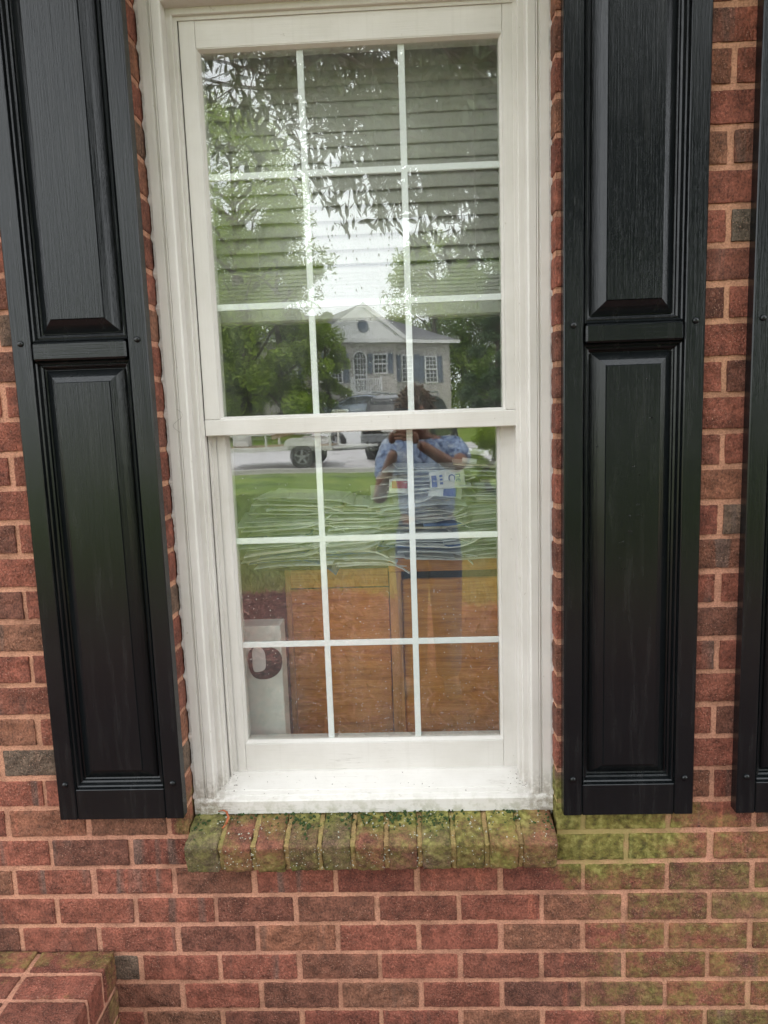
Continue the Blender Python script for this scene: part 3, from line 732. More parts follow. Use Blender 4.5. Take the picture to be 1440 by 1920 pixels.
def pile(cx, front, z0, z1, wmin, wmax, label, group, seed, lean, cat='paper'):
    r = random.Random(seed); z = z0; n = 0
    while z < z1:
        t = (z - z0) / (z1 - z0); wd = r.uniform(wmin, wmax); dp = r.uniform(.18, .26); th = r.choice((.0009, .0014, .002, .003, .0045))
        mat = PM[r.choices((0, 1, 2, 3, 4), (10, 7, 3, 4, .7))[0]]
        m = sheet_mesh(wd, dp, th, r.uniform(-.002, .009) * (1 - .7 * t), (r.uniform(.02, .045) * r.choice((-1, 1)) if r.random() < .2 and t < .8 else r.uniform(-.012, .016)), n + seed)
        o = m.build('paper_sheet', mat, None, recalc=False)
        x = cx + 2 * lean * math.sin(t * 5 + seed) + r.uniform(-.035, .035)
        o.location = (x, front + dp / 2 + r.uniform(-.022, .025), z + th); o.rotation_euler = ((r.uniform(.0, .10) + .05 * t) * (1 - ss(.72, .92, t)), r.uniform(-.02, .02) + .07 * math.sin(t * 5 + seed), r.uniform(-.12, .12))
        tag(o, label, cat, group); z += th + r.choice((.0008, .002, .0035, .007)); n += 1
pile(-.215, .335, 1.088, 1.275, .19, .27, 'white sheet in the messy paper pile left of the middle, on the lower desk', 'sheets in the left paper pile', 3, .012)
pile(-.015, .345, 1.088, 1.245, .17, .23, 'white sheet in the low middle paper pile beside the taller desk', 'sheets in the middle paper pile', 9, .010)
pile(.165, .325, 1.100, 1.345, .20, .25, 'white sheet in the tall paper pile on the taller desk', 'sheets in the tall paper pile', 14, .010)
pile(.375, .335, 1.100, 1.350, .22, .27, 'white sheet in the paper pile at the right edge of the lower pane', 'sheets in the right paper pile', 22, .012)
def flyer(c, wd, ht, rot, mats, name, label, cat, extra=None):
    root = empty(name, c); root.rotation_euler = rot; tag(root, label, cat)
    m = MB(); n = 10
    for i in range(n):
        x0 = -wd / 2 + wd * i / n; x1 = x0 + wd / n; f = lambda x: .012 * math.cos(x / wd * 3.0)
        m.quad((x0, -f(x0), -ht / 2), (x1, -f(x1), -ht / 2), (x1, -f(x1), ht / 2), (x0, -f(x0), ht / 2)); m.quad((x0, .0012 - f(x0), -ht / 2), (x1, .0012 - f(x1), -ht / 2), (x1, .0012 - f(x1), ht / 2), (x0, .0012 - f(x0), ht / 2))
    m.build('sheet', mats, root, recalc=False, smooth=True)
    if extra: extra(root)
    return root
def text_part(s, size, loc, rot, mat, parent, name='lettering', ext=.0004):
    cu = bpy.data.curves.new('t', 'FONT'); cu.body = s; cu.size = size; cu.extrude = ext; cu.align_x = 'CENTER'; cu.align_y = 'CENTER'
    to = bpy.data.objects.new('t', cu); COL.objects.link(to); dg = bpy.context.evaluated_depsgraph_get(); me = bpy.data.meshes.new_from_object(to.evaluated_get(dg))
    bpy.data.objects.remove(to); me.materials.clear(); me.materials.append(mat); o = bpy.data.objects.new(name, me); COL.objects.link(o); o.parent = parent; o.location = loc; o.rotation_euler = rot; return o
def ex1(root):
    text_part('ne', .026, (.030, -.0135, .0), (PI / 2, PI / 2, 0), M_INK, root); text_part('C', .026, (.010, -.0135, .003), (PI / 2, PI / 2, 0), M_INK, root)
    m = MB()
    for i in range(3): m.box(-.022, -.014, -.0135, -.0120, -.014 + i * .010, -.008 + i * .010)
    m.build('ink_marks', M_INK, root)
    m = MB(); m.box(-.044, -.030, -.0125, -.011, -.02, .012); m.build('ink_block', M_INK, root)
flyer((.222, .318, 1.315), .095, .046, (-.25, -.05, .05), PM[0], 'mail_envelope', 'white envelope with blue letters standing out from the tall paper pile', 'envelope', ex1)
def ex2(root):
    m = MB(); m.box(-.005, .030, -.0150, -.0128, -.013, .014); m.build('ink_block', M_INK, root)
flyer((.215, .318, 1.280), .09, .030, (-.35, .12, -.03), PM[1], 'mail_envelope', 'creased grey envelope with one blue block below the lettered envelope', 'envelope', ex2)
def ex3(root):
    m = MB(); m.box(-.020, .022, -.0140, -.0128, -.008, .012); m.build('ink_block', M_RED, root)
flyer((.090, .318, 1.300), .055, .040, (-.3, .05, .05), PM[0], 'magazine', 'magazine with a red band at the left of the tall paper pile', 'magazine', ex3)
m = MB(); m.box(.135, .245, .318, .50, 1.190, 1.198, .001); o = m.build('folder', PM[4], None); tag(o, 'dark blue folder sticking out of the tall paper pile', 'folder'); o.rotation_euler = (0, .015, 0)
m = MB(); m.box(-.285, -.150, .352, .50, 1.0805, 1.0875, .001); o = m.build('folder', PM[5], None); tag(o, 'orange red folder under the left paper pile', 'folder')
# two rolled papers on top of the right pile
for (x, z, l, rr, lab) in ((.31, 1.385, .055, .008, 'short white paper roll on top of the right paper pile, the upper one'), (.285, 1.362, .04, .0075, 'short white paper roll just below the other roll on the right pile')):
    m = MB(); m.lathe((0, 0, 0), [(rr, -l / 2), (rr, l / 2), (rr * .8, l / 2), (rr * .8, l / 2 - .01)], 'X', 14); o = m.build('paper_roll', PM[0], None, smooth=False); o.location = (x, .345, z); o.rotation_euler = (0, .15, -.1); tag(o, lab, 'paper roll')
# carton behind the lower left pane, standing on the inner stool
cart = empty('carton', (-.33, .25, .5706)); tag(cart, 'tall pale carton with a black rounded mark behind the lowest left pane', 'box')
m = MB(); m.box(-.10, .092, -.035, .035, .0, .376, .002); m.build('box_body', plain('carton_white', (.68, .69, .66), .7, var=.1), cart)
def blobpoly(cx, cz, a, b, n, e, sd):
    P = []
    for i in range(n):
        t = 2 * PI * i / n; c, s_ = math.cos(t), math.sin(t); k = 1 + .05 * math.sin(3 * t + sd)
        P.append((cx + a * k * math.copysign(abs(c) ** e, c), cz + b * k * math.copysign(abs(s_) ** e, s_)))
    return P
m = MB(); m.prism(blobpoly(.045, .276, .046, .046, 28, .8, 1), -.0375, -.0352); m.build('black_mark', plain('black_print', (.015, .017, .025), .4, var=.3), cart)
m = MB(); m.prism(blobpoly(.030, .284, .018, .034, 24, .6, 2), -.0395, -.0376); m.build('white_mark', plain('white_print', (.7, .66, .68), .4), cart)
m = MB(); m.box(-.425, .425, .2005, .305, .550, .5704, .003); struct('window_stool', m, M_ROOM)

# ================================================================ GARDEN AND STREET (seen in the glass)
def gz(y):   # ground height along y
    K = [(6, -.12), (-13, -.12), (-16, .0), (-18.2, .14), (-20, .16), (-28, .08), (-31, .25), (-35.5, 1.0), (-60, 1.1), (-400, 1.6)]
    for (a, za), (b, zb) in zip(K, K[1:]):
        if y <= a and y >= b: t = (a - y) / (a - b); return za + (zb - za) * t
    return -.12 if y > 0 else 1.6
ys = [60, 6, 2, 0, -1, -2, -3, -4, -5, -7, -9, -11, -13, -14, -15, -16, -17, -18.2, -20, -24, -28, -29.5, -31, -33, -35.5, -40, -60, -120, -400]
def strip(name, x0, x1, ya, yb, dz, mat, edge=None, nx=24):
    Y = sorted({ya, yb} | {y for y in ys if yb < y < ya}, reverse=True); m = MB()
    for a, b in zip(Y, Y[1:]):
        for i in range(nx):
            u0 = x0 + (x1 - x0) * i / nx; u1 = x0 + (x1 - x0) * (i + 1) / nx
            m.quad((u0, a, gz(a) + dz), (u1, a, gz(a) + dz), (u1, b, gz(b) + dz), (u0, b, gz(b) + dz))
    o = m.build(name, mat, recalc=False); o['kind'] = 'structure'; return o
gl = N('lawn'); v = gl.co(); f = gl.noise(v, .8, 5, .6); f2 = gl.noise(v, 30, 4)
c = gl.ramp(f, [(.36, (.09, .155, .02)), (.5, (.16, .245, .03)), (.64, (.24, .30, .055))]); sy_ = gl.n('ShaderNodeSeparateXYZ'); gl.l(v, sy_.inputs[0])
dry = gl.math('MULTIPLY', gl.math('ADD', gl.math('MULTIPLY', gl.math('ADD', sy_.outputs[1], 7.2), .45), gl.math('MULTIPLY', gl.math('SUBTRACT', f, .5), 3.0)), 1.0, True)
c = gl.mix(gl.math('MULTIPLY', dry, .75), c, (.24, .17, .055)); c = gl.mix(.6, c, gl.ramp(f2, [(.3, .6), (.7, 1.2)]), 'MULTIPLY')
M_LAWN = gl.set(c, .9, gl.bump(f2, .8, .03)); M_ROAD = plain('pale_asphalt', (.62, .60, .61), .85, var=.18, scale=3, bump=.004)
strip('ground', -300, 300, 60, -400, 0, M_LAWN, nx=8)
strip('road', -120, 120, -16.6, -29.2, .012, M_ROAD)
strip('parking_area', -60, 40, -35.6, -40.6, .012, M_ROAD)
m = MB(); m.box(-120, 120, -16.62, -16.45, -.1, .155, .02); struct('kerb', m, plain('kerb_concrete', (.45, .44, .41), .85))
# mulch bed along the house
M_MULCH = N('mulch'); g = M_MULCH; oi = g.n('ShaderNodeNewGeometry')
c = g.ramp(oi.outputs['Random Per Island'], [(0, (.07, .016, .013)), (.5, (.165, .041, .034)), (.85, (.25, .085, .068)), (1, (.36, .19, .15))]); M_MULCH = g.set(c, .85)
def medge(x): return -4.35 + .35 * math.sin(x * 1.1 + .6) + .15 * math.sin(x * 3.1)
m = MB(); n = 80
for i in range(n):
    xa = -9 + 18 * i / n; xb = -9 + 18 * (i + 1) / n
    m.quad((xa, -.0, -.108), (xb, -.0, -.108), (xb, medge(xb), -.108), (xa, medge(xa), -.108))
struct('mulch_bed', m, plain('mulch_soil', (.09, .026, .02), .95, var=.5, scale=30, bump=.01), recalc=False)
def chips(n, xr, yr):
    x = rng.uniform(*xr, n); y = rng.uniform(*yr, n); keep = y > np.array([medge(a) for a in x]) + rng.normal(0, .06, n)
    keep &= ~((x < -.6) & (x > -2.4) & (y > -1.1)); x, y = x[keep], y[keep]; n = len(x)
    z = -.105 + rng.uniform(0, .022, n); L = rng.uniform(.015, .06, n); Wd = rng.uniform(.003, .008, n); a = rng.uniform(0, 2 * PI, n); tl = rng.normal(0, .35, n); th = Wd * .5
    ux = np.stack([np.cos(a) * np.cos(tl), np.sin(a) * np.cos(tl), np.sin(tl)], 1) * L[:, None]; vx = np.stack([-np.sin(a), np.cos(a), 0 * a], 1) * Wd[:, None]; wx = np.zeros((n, 3)); wx[:, 2] = th
    C = np.stack([x, y, z], 1); V = np.concatenate([C - ux - vx, C + ux - vx, C + ux + vx, C - ux + vx, C - ux * .8 - vx * .5 + wx, C + ux * .8 - vx * .5 + wx, C + ux * .8 + vx * .5 + wx, C - ux * .8 + vx * .5 + wx])
    i = np.arange(n); F = []
    for q in ((4, 5, 6, 7), (0, 1, 5, 4), (1, 2, 6, 5), (2, 3, 7, 6), (3, 0, 4, 7)): F.append(np.stack([q_ * n + i for q_ in q], 1))
    return V, np.concatenate(F)
V, F = chips(42000, (-3.2, 3.6), (-4.9, -.02)); o = np_obj('mulch_chips', V, F, M_MULCH); tag(o, 'red shredded bark mulch in front of the house', 'mulch', kind='stuff')
# grass blades on the nearer lawn
n = 70000; x = rng.uniform(-5, 5, n); y = -4 - 9 * rng.random(n) ** 1.4; keep = y < np.array([medge(a) for a in x]) + rng.normal(0, .05, n); x, y = x[keep], y[keep]; n = len(x)
a = rng.uniform(0, 2 * PI, n); h = rng.uniform(.03, .08, n); wd = rng.uniform(.003, .007, n) * (1 + (-y - 4) * .12); lx = rng.normal(0, .02, n); ly = rng.normal(0, .02, n); zz = np.full(n, -.12)
V = np.concatenate([np.stack([x - np.cos(a) * wd, y - np.sin(a) * wd, zz], 1), np.stack([x + np.cos(a) * wd, y + np.sin(a) * wd, zz], 1), np.stack([x + lx, y + ly, zz + h], 1)]); i = np.arange(n)
M_BLADE = N('grass_blade'); g = M_BLADE; oi = g.n('ShaderNodeNewGeometry'); sy_ = g.n('ShaderNodeSeparateXYZ'); g.l(g.co(), sy_.inputs[0]); dry = g.math('MULTIPLY', g.math('ADD', sy_.outputs[1], 7.0), .42, True)
M_BLADE = g.set(g.mix(g.math('MULTIPLY', dry, .7), g.ramp(oi.outputs['Random Per Island'], [(0, (.09, .15, .018)), (.7, (.18, .27, .035)), (1, (.30, .32, .10))]), (.27, .20, .07)), .7)
o = np_obj('grass', V, np.stack([i, i + n, i + 2 * n], 1), M_BLADE); tag(o, 'short mown grass beyond the mulch bed', 'grass', kind='stuff')

# ---------------------------------------------------------------- trees
def leaf_mat(name, dark, lightc, trans=.35):
    g = N(name); oi = g.n('ShaderNodeNewGeometry'); v = g.co(); f = g.noise(v, .7, 3)
    c = g.ramp(oi.outputs['Random Per Island'], [(0, dark), (.6, tuple((a + b) / 2 for a, b in zip(dark, lightc))), (1, lightc)]); c = g.mix(.7, c, g.ramp(f, [(.35, .7), (.65, 1.25)]), 'MULTIPLY')
    g.set(c, .55); tr = g.n('ShaderNodeBsdfTranslucent'); g.l(g.mix(1.0, c, (1.25, 1.3, .6), 'MULTIPLY'), tr.inputs['Color'])
    ms = g.n('ShaderNodeMixShader'); ms.inputs[0].default_value = trans; g.l(g.b.outputs[0], ms.inputs[1]); g.l(tr.outputs[0], ms.inputs[2]); g.l(ms.outputs[0], g.o.inputs['Surface']); return g.m
L_BRIGHT = leaf_mat('leaf_bright', (.13, .20, .03), (.38, .48, .09), .5); L_MID = leaf_mat('leaf_mid', (.09, .16, .03), (.26, .37, .08), .45); L_DARK = leaf_mat('leaf_spruce', (.035, .08, .03), (.11, .18, .07), .25)
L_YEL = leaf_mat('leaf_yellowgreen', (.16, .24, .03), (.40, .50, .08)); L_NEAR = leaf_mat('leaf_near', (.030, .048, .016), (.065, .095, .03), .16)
M_BARK = plain('bark', (.09, .07, .055), .95, var=.4, scale=9, bump=.02)
def leaves(C, size, asp=.5, droop=.3):
    """one folded leaf (two quads sharing a midrib) at each centre"""
    n = len(C); a = rng.uniform(0, 2 * PI, n); el = rng.normal(-droop, .55, n); s = size * rng.uniform(.65, 1.35, n)
    u = np.stack([np.cos(a) * np.cos(el), np.sin(a) * np.cos(el), np.sin(el)], 1); r = rng.normal(0, 1, (n, 3)); vv = np.cross(u, r); vv /= np.linalg.norm(vv, axis=1)[:, None] + 1e-9
    wv = np.cross(u, vv); u = u * s[:, None]; vv = vv * (s * asp)[:, None]; wv = wv * (s * asp * .3)[:, None]
    V = np.concatenate([C - u, C - u * .1 + vv * .5 + wv * .6, C + u * .55 + vv * .38 + wv * .4, C + u, C + u * .55 - vv * .38 + wv * .4, C - u * .1 - vv * .5 + wv * .6]); i = np.arange(n)
    F = np.concatenate([np.stack([i, i + n, i + 2 * n, i + 3 * n], 1), np.stack([i, i + 3 * n, i + 4 * n, i + 5 * n], 1)]); return V, F
def limb_path(a, b, wob, n=5):
    a = Vector(a); b = Vector(b); P = []
    for i in range(n + 1):
        t = i / n; P.append(a.lerp(b, t) + Vector((random.gauss(0, wob), random.gauss(0, wob), wob * math.sin(t * PI))) * (math.sin(t * PI)))
    return P
def tree(name, label, x, y, H, R, nleaf, lsize, mat, zc=.25, shape='round', clump=46, group='trees beyond the lawn', cat='tree', sparse=.42, seed=1):
    random.seed(seed); z0 = gz(y) - .05; root = empty(name, (x, y, z0)); tag(root, label, cat, group)
    tk = MB(); r0 = H * .018 + .05; tp = [(0, 0, 0), (random.gauss(0, .1), random.gauss(0, .1), H * .3), (random.gauss(0, .2), random.gauss(0, .2), H * .6), (0, 0, H * .9)]
    for i in range(3): tk.tube(tp[i], tp[i + 1], r0 * (1 - .28 * i), r0 * (1 - .28 * (i + 1)), 9)
    cen = []; rad = []
    for i in range(clump):
        t = (i + .5) / clump; zz = H * (zc + (1 - zc) * t)
        if shape == 'cone': rr = R * (1 - t) ** .8 * .95 + .12
        elif shape == 'bush': rr = R * math.sqrt(max(0, 1 - (t * .95) ** 2))
        else: rr = R * math.sin(PI * min(1, (.16 + t * .80))) ** .6
        a = random.uniform(0, 2 * PI); d = rr * math.sqrt(random.uniform(.08, 1)); cx, cy = d * math.cos(a), d * math.sin(a)
        cen.append((cx, cy, zz)); rad.append(R * random.uniform(.20, .34) * (.62 if shape == 'cone' else 1))
        if i % 2 == 0 and shape != 'bush':
            P = limb_path((0, 0, max(H * .12, zz - d * .8)), (cx, cy, zz), .12); m0 = r0 * .35
            for q in range(len(P) - 1): tk.tube(P[q], P[q + 1], m0 * (1 - q * .17), m0 * (1 - (q + 1) * .17), 5, False)
    tk.build('trunk', M_BARK, root, smooth=True)
    cen = np.array(cen); rad = np.array(rad); idx = rng.integers(0, clump, nleaf); dr = rng.normal(0, 1, (nleaf, 3)); dr /= np.linalg.norm(dr, axis=1)[:, None]
    rr = rad[idx] * rng.random(nleaf) ** sparse; C = cen[idx] + dr * rr[:, None] * np.array([1.15, 1.15, .8]); C[:, 2] = np.maximum(C[:, 2], .05)
    V, F = leaves(C, lsize); np_obj('crown', V, F, mat, root); return root
tree('broadleaf_tree', 'tallest leafy tree left of the pale house, its crown letting the sky through', -8.2, -35, 15.5, 4.3, 17000, .15, L_BRIGHT, .10, seed=2, clump=120)
tree('broadleaf_tree', 'leafy tree beside the left end of the pale house', -5.9, -33.5, 10.0, 2.3, 20000, .15, L_BRIGHT, .03, seed=3)
tree('broadleaf_tree', 'slim bushy tree just left of the gabled porch', -3.95, -36.0, 5.6, 1.05, 9000, .12, L_BRIGHT, .02, seed=4, clump=30)
tree('broadleaf_tree', 'low dense tree at the far left of the reflection', -10.0, -32, 7.5, 2.9, 16000, .16, L_BRIGHT, .02, seed=5)
tree('broadleaf_tree', 'dense tree behind the tallest one at the left', -10.0, -44, 9.0, 3.6, 13000, .2, L_BRIGHT, .03, seed=6)
tree('spruce_tree', 'dark spruce in front of the right end of the pale house', 4.9, -36.5, 7.2, 2.3, 24000, .12, L_DARK, .0, 'cone', 60, seed=7)
tree('spruce_tree', 'second dark spruce at the right edge of the reflection', 7.4, -35, 8.2, 2.6, 20000, .12, L_DARK, .0, 'cone', 60, seed=8)
for i, (x, y, H, R, lab) in enumerate([(9.2, -18.5, 9.0, 3.2, 'leafy tree added out of view by the road at the far right, beyond the shrubs'), (13.5, -24, 11.0, 3.8, 'large tree added out of view across the road at the far right'), (7.6, -13.0, 6.0, 2.2, 'small tree added out of view on the lawn right of the shrubs')]):  # unseen trees, added to darken what the right shutter reflects
    tree('broadleaf_tree', lab, x, y, H, R, 9000, .17, L_MID, .04, seed=60 + i)
for i, (x, y, H, R, lab) in enumerate([(7.8, -56, 15.5, 4.4, 'tall tree behind the hipped roof of the pale house'), (2.6, -59, 14.0, 4.6, 'broad tree rising behind the middle of the pale house'), (13.5, -58, 17, 5.2, 'tallest tree behind the spruces at right'), (5.2, -66, 13.5, 4.2, 'far tree showing just over the roof at right'), (11, -49, 10.5, 3.6, 'bright tree behind the spruces'), (-15, -60, 16, 5.5, 'far tree behind the trees at the left'), (19, -52, 15, 5, 'tree at the far right of the street')]):
    tree('broadleaf_tree', lab, x, y, H, R, 13000, .22, L_BRIGHT if i in (1, 2, 4) else L_MID, .06, seed=20 + i, clump=60)
for i, (x, y, H, R, lab, mt) in enumerate([(1.75, -12.4, 1.35, .62, 'yellow green shrub by the kerb at right', L_YEL), (2.7, -11.6, 1.5, .75, 'larger green shrub at the right edge of the lawn', L_BRIGHT), (2.0, -10.6, .62, .42, 'low dark shrub in front of the yellow green one', L_DARK)]):
    tree('garden_shrub', lab, x, y, H, R, 9000, .045, mt, .04, 'bush', 34, 'shrubs at the right of the lawn', 'shrub', seed=40 + i)
# tree standing close to the house: its leafy limbs hang over the photographer
random.seed(5)
nt_root = empty('shade_tree', (3.3, -5.6, -.12)); tag(nt_root, 'large shade tree whose drooping leafy branches hang close over the window', 'tree')
tk = MB(); tk.tube((0, 0, 0), (-.1, .1, 2.4), .22, .17, 12); tk.tube((-.1, .1, 2.4), (-.3, 0, 5.2), .17, .11, 10); tk.tube((-.3, 0, 5.2), (-.2, .1, 8.2), .11, .05, 8)
tw = []
def nlimb(a, b, r):
    P = limb_path(a, b, .10, 7)
    for q in range(7): tk.tube(P[q], P[q + 1], r * (1 - q * .12), r * (1 - (q + 1) * .12), 6, False)
    return P
limbs = []  # includes unseen limbs added to shade the lawn and darken the right shutter
for (bx, by, bz) in [(-.75, -4.1, 3.75), (-.15, -3.6, 3.45), (.2, -4.7, 3.5), (.6, -4.0, 3.2), (1.2, -4.4, 3.3), (.9, -5.4, 3.6), (-.6, -5.6, 4.6), (.3, -5.8, 4.7), (-1.9, -5.9, 5.7), (1.4, -3.6, 4.1), (.1, -3.9, 4.5), (1.6, -6.0, 4.4), (-1.0, -4.8, 5.2), (.8, -4.8, 5.0), (2.6, -4.4, 3.6), (3.9, -4.2, 4.2), (4.6, -6.2, 4.5), (3.2, -7.2, 5.0), (-.3, -6.6, 5.9), (1.2, -6.9, 6.0), (2.2, -5.2, 6.6), (.4, -3.3, 3.9), (.95, -3.5, 3.45), (-.4, -3.0, 4.3), (-1.3, -3.9, 5.0), (-1.9, -4.6, 5.0), (-.8, -3.3, 4.9), (.9, -3.0, 3.9), (.55, -4.6, 4.0), (1.1, -5.0, 4.3), (-.2, -4.3, 4.2), (.2, -5.1, 4.5), (1.6, -4.7, 3.9), (.7, -5.7, 4.2), (-1.1, -5.4, 5.6), (1.5, -3.9, 3.4), (.3, -4.2, 3.65), (-.5, -4.9, 4.6), (.8, -6.3, 4.9), (-.2, -5.9, 5.3), (-1.3, -4.1, 4.45), (-1.0, -4.3, 4.5), (-1.6, -4.4, 4.75), (-1.35, -3.8, 4.15), (-1.9, -4.9, 4.9), (-1.0, -3.6, 4.3), (-2.1, -5.4, 5.3), (.0, -3.8, 3.55), (.45, -3.7, 3.5), (2.2, -4.6, 4.2), (2.6, -5.2, 4.6), (2.0, -5.0, 3.9), (3.0, -4.9, 4.4), (2.9, -5.8, 5.2), (2.3, -3.9, 3.9), (3.4, -4.4, 3.7), (1.9, -4.2, 4.6), (3.2, -3.8, 4.2), (3.8, -5.2, 4.0), (2.5, -4.5, 5.2), (3.3, -5.0, 5.6), (-2.5, -5.2, 7.1), (-1.5, -6.2, 7.5), (.0, -5.2, 7.6), (1.5, -6, 8), (-3.1, -6.5, 7.2), (-.5, -7, 7.6), (.8, -4.6, 7.2), (-2.0, -4.4, 7.0), (-3.4, -5.0, 7.4), (-.8, -4.4, 7.1), (-1.75, -4.3, 4.5), (-2.0, -4.7, 4.5), (-.45, -3.3, 3.62), (.1, -3.15, 3.3), (-.2, -3.5, 3.55)]:
    tgt = Vector((bx, by, bz)) - Vector((3.3, -5.6, -.12)); st = Vector((-.2, .05, min(6.2, max(2.2, tgt.z - 1.0))))
    limbs.append(nlimb(st, tgt, .05))
C = []; D = []
for P in limbs:
    for q in range(2, 8):
        p = P[q]
        for s_ in range(6):
            e = p + Vector((random.gauss(0, .34), random.gauss(0, .34), random.gauss(-.12, .20))); mid = p.lerp(e, .5) + Vector((0, 0, .06))
            tk.tube(p, mid, .007, .005, 4, False); tk.tube(mid, e, .005, .003, 4, False)
            for l_ in range(15):
                t = random.random() ** .6; c = mid.lerp(e, t) if random.random() < .6 else e
                C.append(c + Vector((random.gauss(0, .055), random.gauss(0, .055), random.gauss(-.04, .05))))
tk.build('trunk', M_BARK, nt_root, smooth=True)
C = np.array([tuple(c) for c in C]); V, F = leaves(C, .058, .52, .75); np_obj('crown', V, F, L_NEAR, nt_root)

# ---------------------------------------------------------------- pale brick house opposite
H0 = empty('pale_brick_house', (-1.0, -43.3, .9), math.radians(-24)); tag(H0, 'pale brick two storey house with white gable and grey shutters across the street', 'house')
g = N('pale_brick'); bt = g.n('ShaderNodeTexBrick'); g.l(g.co((1, 1, 1)), bt.inputs['Vector']); 
sw = g.n('ShaderNodeSeparateXYZ'); g.l(g.tc.outputs['Object'], sw.inputs[0]); cb = g.n('ShaderNodeCombineXYZ'); g.l(g.math('ADD', sw.outputs[0], sw.outputs[1]), cb.inputs[0]); g.l(sw.outputs[2], cb.inputs[1]); g.l(cb.outputs[0], bt.inputs['Vector'])
bt.inputs['Scale'].default_value = 1; bt.inputs['Brick Width'].default_value = .22; bt.inputs['Row Height'].default_value = .08; bt.inputs['Mortar Size'].default_value = .008
bt.inputs['Color1'].default_value = (.55, .52, .49, 1); bt.inputs['Color2'].default_value = (.40, .375, .355, 1); bt.inputs['Mortar'].default_value = (.5, .47, .44, 1); M_PB = g.set(bt.outputs['Color'], .9)
M_WHT = plain('white_trim', (.82, .82, .82), .6, var=.05); M_SHG = plain('roof_grey', (.12, .12, .135), .9, var=.25, scale=5); M_SLA = plain('shutter_slate', (.13, .16, .21), .6); M_WIN = plain('dark_pane', (.03, .04, .05), .12)
def hp(m, name, mat, parent=None): return m.build(name, mat, parent or H0)
# local frame: x along the front (right +), +y towards the viewer, z up from the lot
m = MB(); m.box(-7.6, 4.2, -9, 0, -.3, 4.95); m.box(-4.55, .0, .003, 1.3, -.3, 4.95); hp(m, 'wall', M_PB)
m = MB()
Y0, Y1 = .45, -9.45; e = 5.0; rd_ = 7.05
a, b, c_, d = (-8.1, Y0, e), (4.7, Y0, e), (4.7, Y1, e), (-8.1, Y1, e); r1, r2 = (-4.5, -4.5, rd_), (1.2, -4.5, rd_)
m.poly([a, b, r2, r1]); m.poly([b, c_, r2]); m.poly([c_, d, r1, r2]); m.poly([d, a, r1]); m.poly([d, c_, b, a])
roof = hp(m, 'roof', M_SHG)
m = MB(); m.prism([(-4.95, 5.02), (-2.27, 6.90), (.4, 5.02)], 1.75, -3.9); hp(m, 'porch_roof', M_SHG)
m = MB(); m.prism([(-4.75, 5.0), (-2.27, 6.72), (.2, 5.0)], 1.752, 1.80); m.box(-5.0, .45, 1.30, 1.86, 4.72, 4.995); m.box(-8.1, 4.7, .46, .52, 4.82, 5.02)
T1 = Matrix.Translation((-2.27, 0, 6.95)) 
for s_ in (-1, 1):
    L = math.hypot(2.75, 1.93); an = math.atan2(1.93, 2.75); T = T1 @ Matrix.Rotation(s_ * an, 4, 'Y'); m.box(0 if s_ > 0 else -L, L if s_ > 0 else 0, 1.80, 1.92, -.22, 0, 0, T)
hp(m, 'gable_trim', M_WHT)
m = MB(); m.lathe((-2.27, 1.80, 5.62), [(.36, .0), (.36, .05)], 'Y', 20); lv = hp(m, 'gable_vent', M_SLA)
def hwin(cx, z0, z1, w_, y=.0, shut=True, arch=False, nx_=3, nz_=6):
    m = MB(); m.box(cx - w_ / 2 - .08, cx + w_ / 2 + .08, y + .003, y + .07, z0 - .08, z1 + .08)
    if arch: m.lathe((cx, y + .003, z1), [(w_ / 2 + .08, 0), (w_ / 2 + .08, .067)], 'Y', 22)
    f = hp(m, 'window', M_WHT)
    m = MB(); m.box(cx - w_ / 2, cx + w_ / 2, y + .0725, y + .078, z0, z1)
    if arch: m.lathe((cx, y + .0725, z1 + .003), [(w_ / 2, 0), (w_ / 2, .0055)], 'Y', 22)
    m.build('pane', M_WIN, f); m = MB()
    for i in range(1, nx_): xx = cx - w_ / 2 + w_ * i / nx_; m.box(xx - .016, xx + .016, y + .080, y + .095, z0, z1 + (w_ * .38 if arch else 0))
    for i in range(1, nz_ + (1 if arch else 0)): zz = z0 + (z1 - z0) * i / nz_; k = .045 if i == nz_ // 2 else .016; m.box(cx - w_ / 2, cx + w_ / 2, y + .0955, y + .11, zz - k, zz + k)
    m.build('muntin', M_WHT, f)
    if shut:
        for s_ in (-1, 1):
            m = MB(); xx = cx + s_ * (w_ / 2 + .28); m.box(xx - .18, xx + .18, y + .003, y + .05, z0 - .05, z1 + .08); hp(m, 'shutter', M_SLA)
hwin(1.25, 2.55, 4.05, .62); hwin(2.85, 2.45, 3.95, .72); hwin(-6.2, 2.5, 4.05, .7); hwin(-1.05, 3.0, 4.05, .75, 1.3, True, False, 3, 4)
hwin(-2.4, 1.95, 3.85, .72, 1.3, False, True, 4, 6); hwin(-3.85, 2.5, 4.05, .6, 1.3, True); hwin(2.7, .35, 1.45, .8, 0, False); hwin(.9, .35, 1.45, .8, 0, False)
m = MB(); m.box(-3.35, -1.35, 1.302, 2.3, 1.70, 1.85); m.box(-3.35, -1.35, 2.22, 2.30, 2.55, 2.62)
for i in range(17): xx = -3.3 + i * .12; m.box(xx - .02, xx + .02, 2.24, 2.28, 1.85, 2.55)
for xx in (-3.3, -1.4): m.box(xx - .07, xx + .07, 2.19, 2.33, -.3, 1.70); m.box(xx - .06, xx + .06, 2.20, 2.32, 1.85, 2.72)
hp(m, 'balcony', M_WHT)

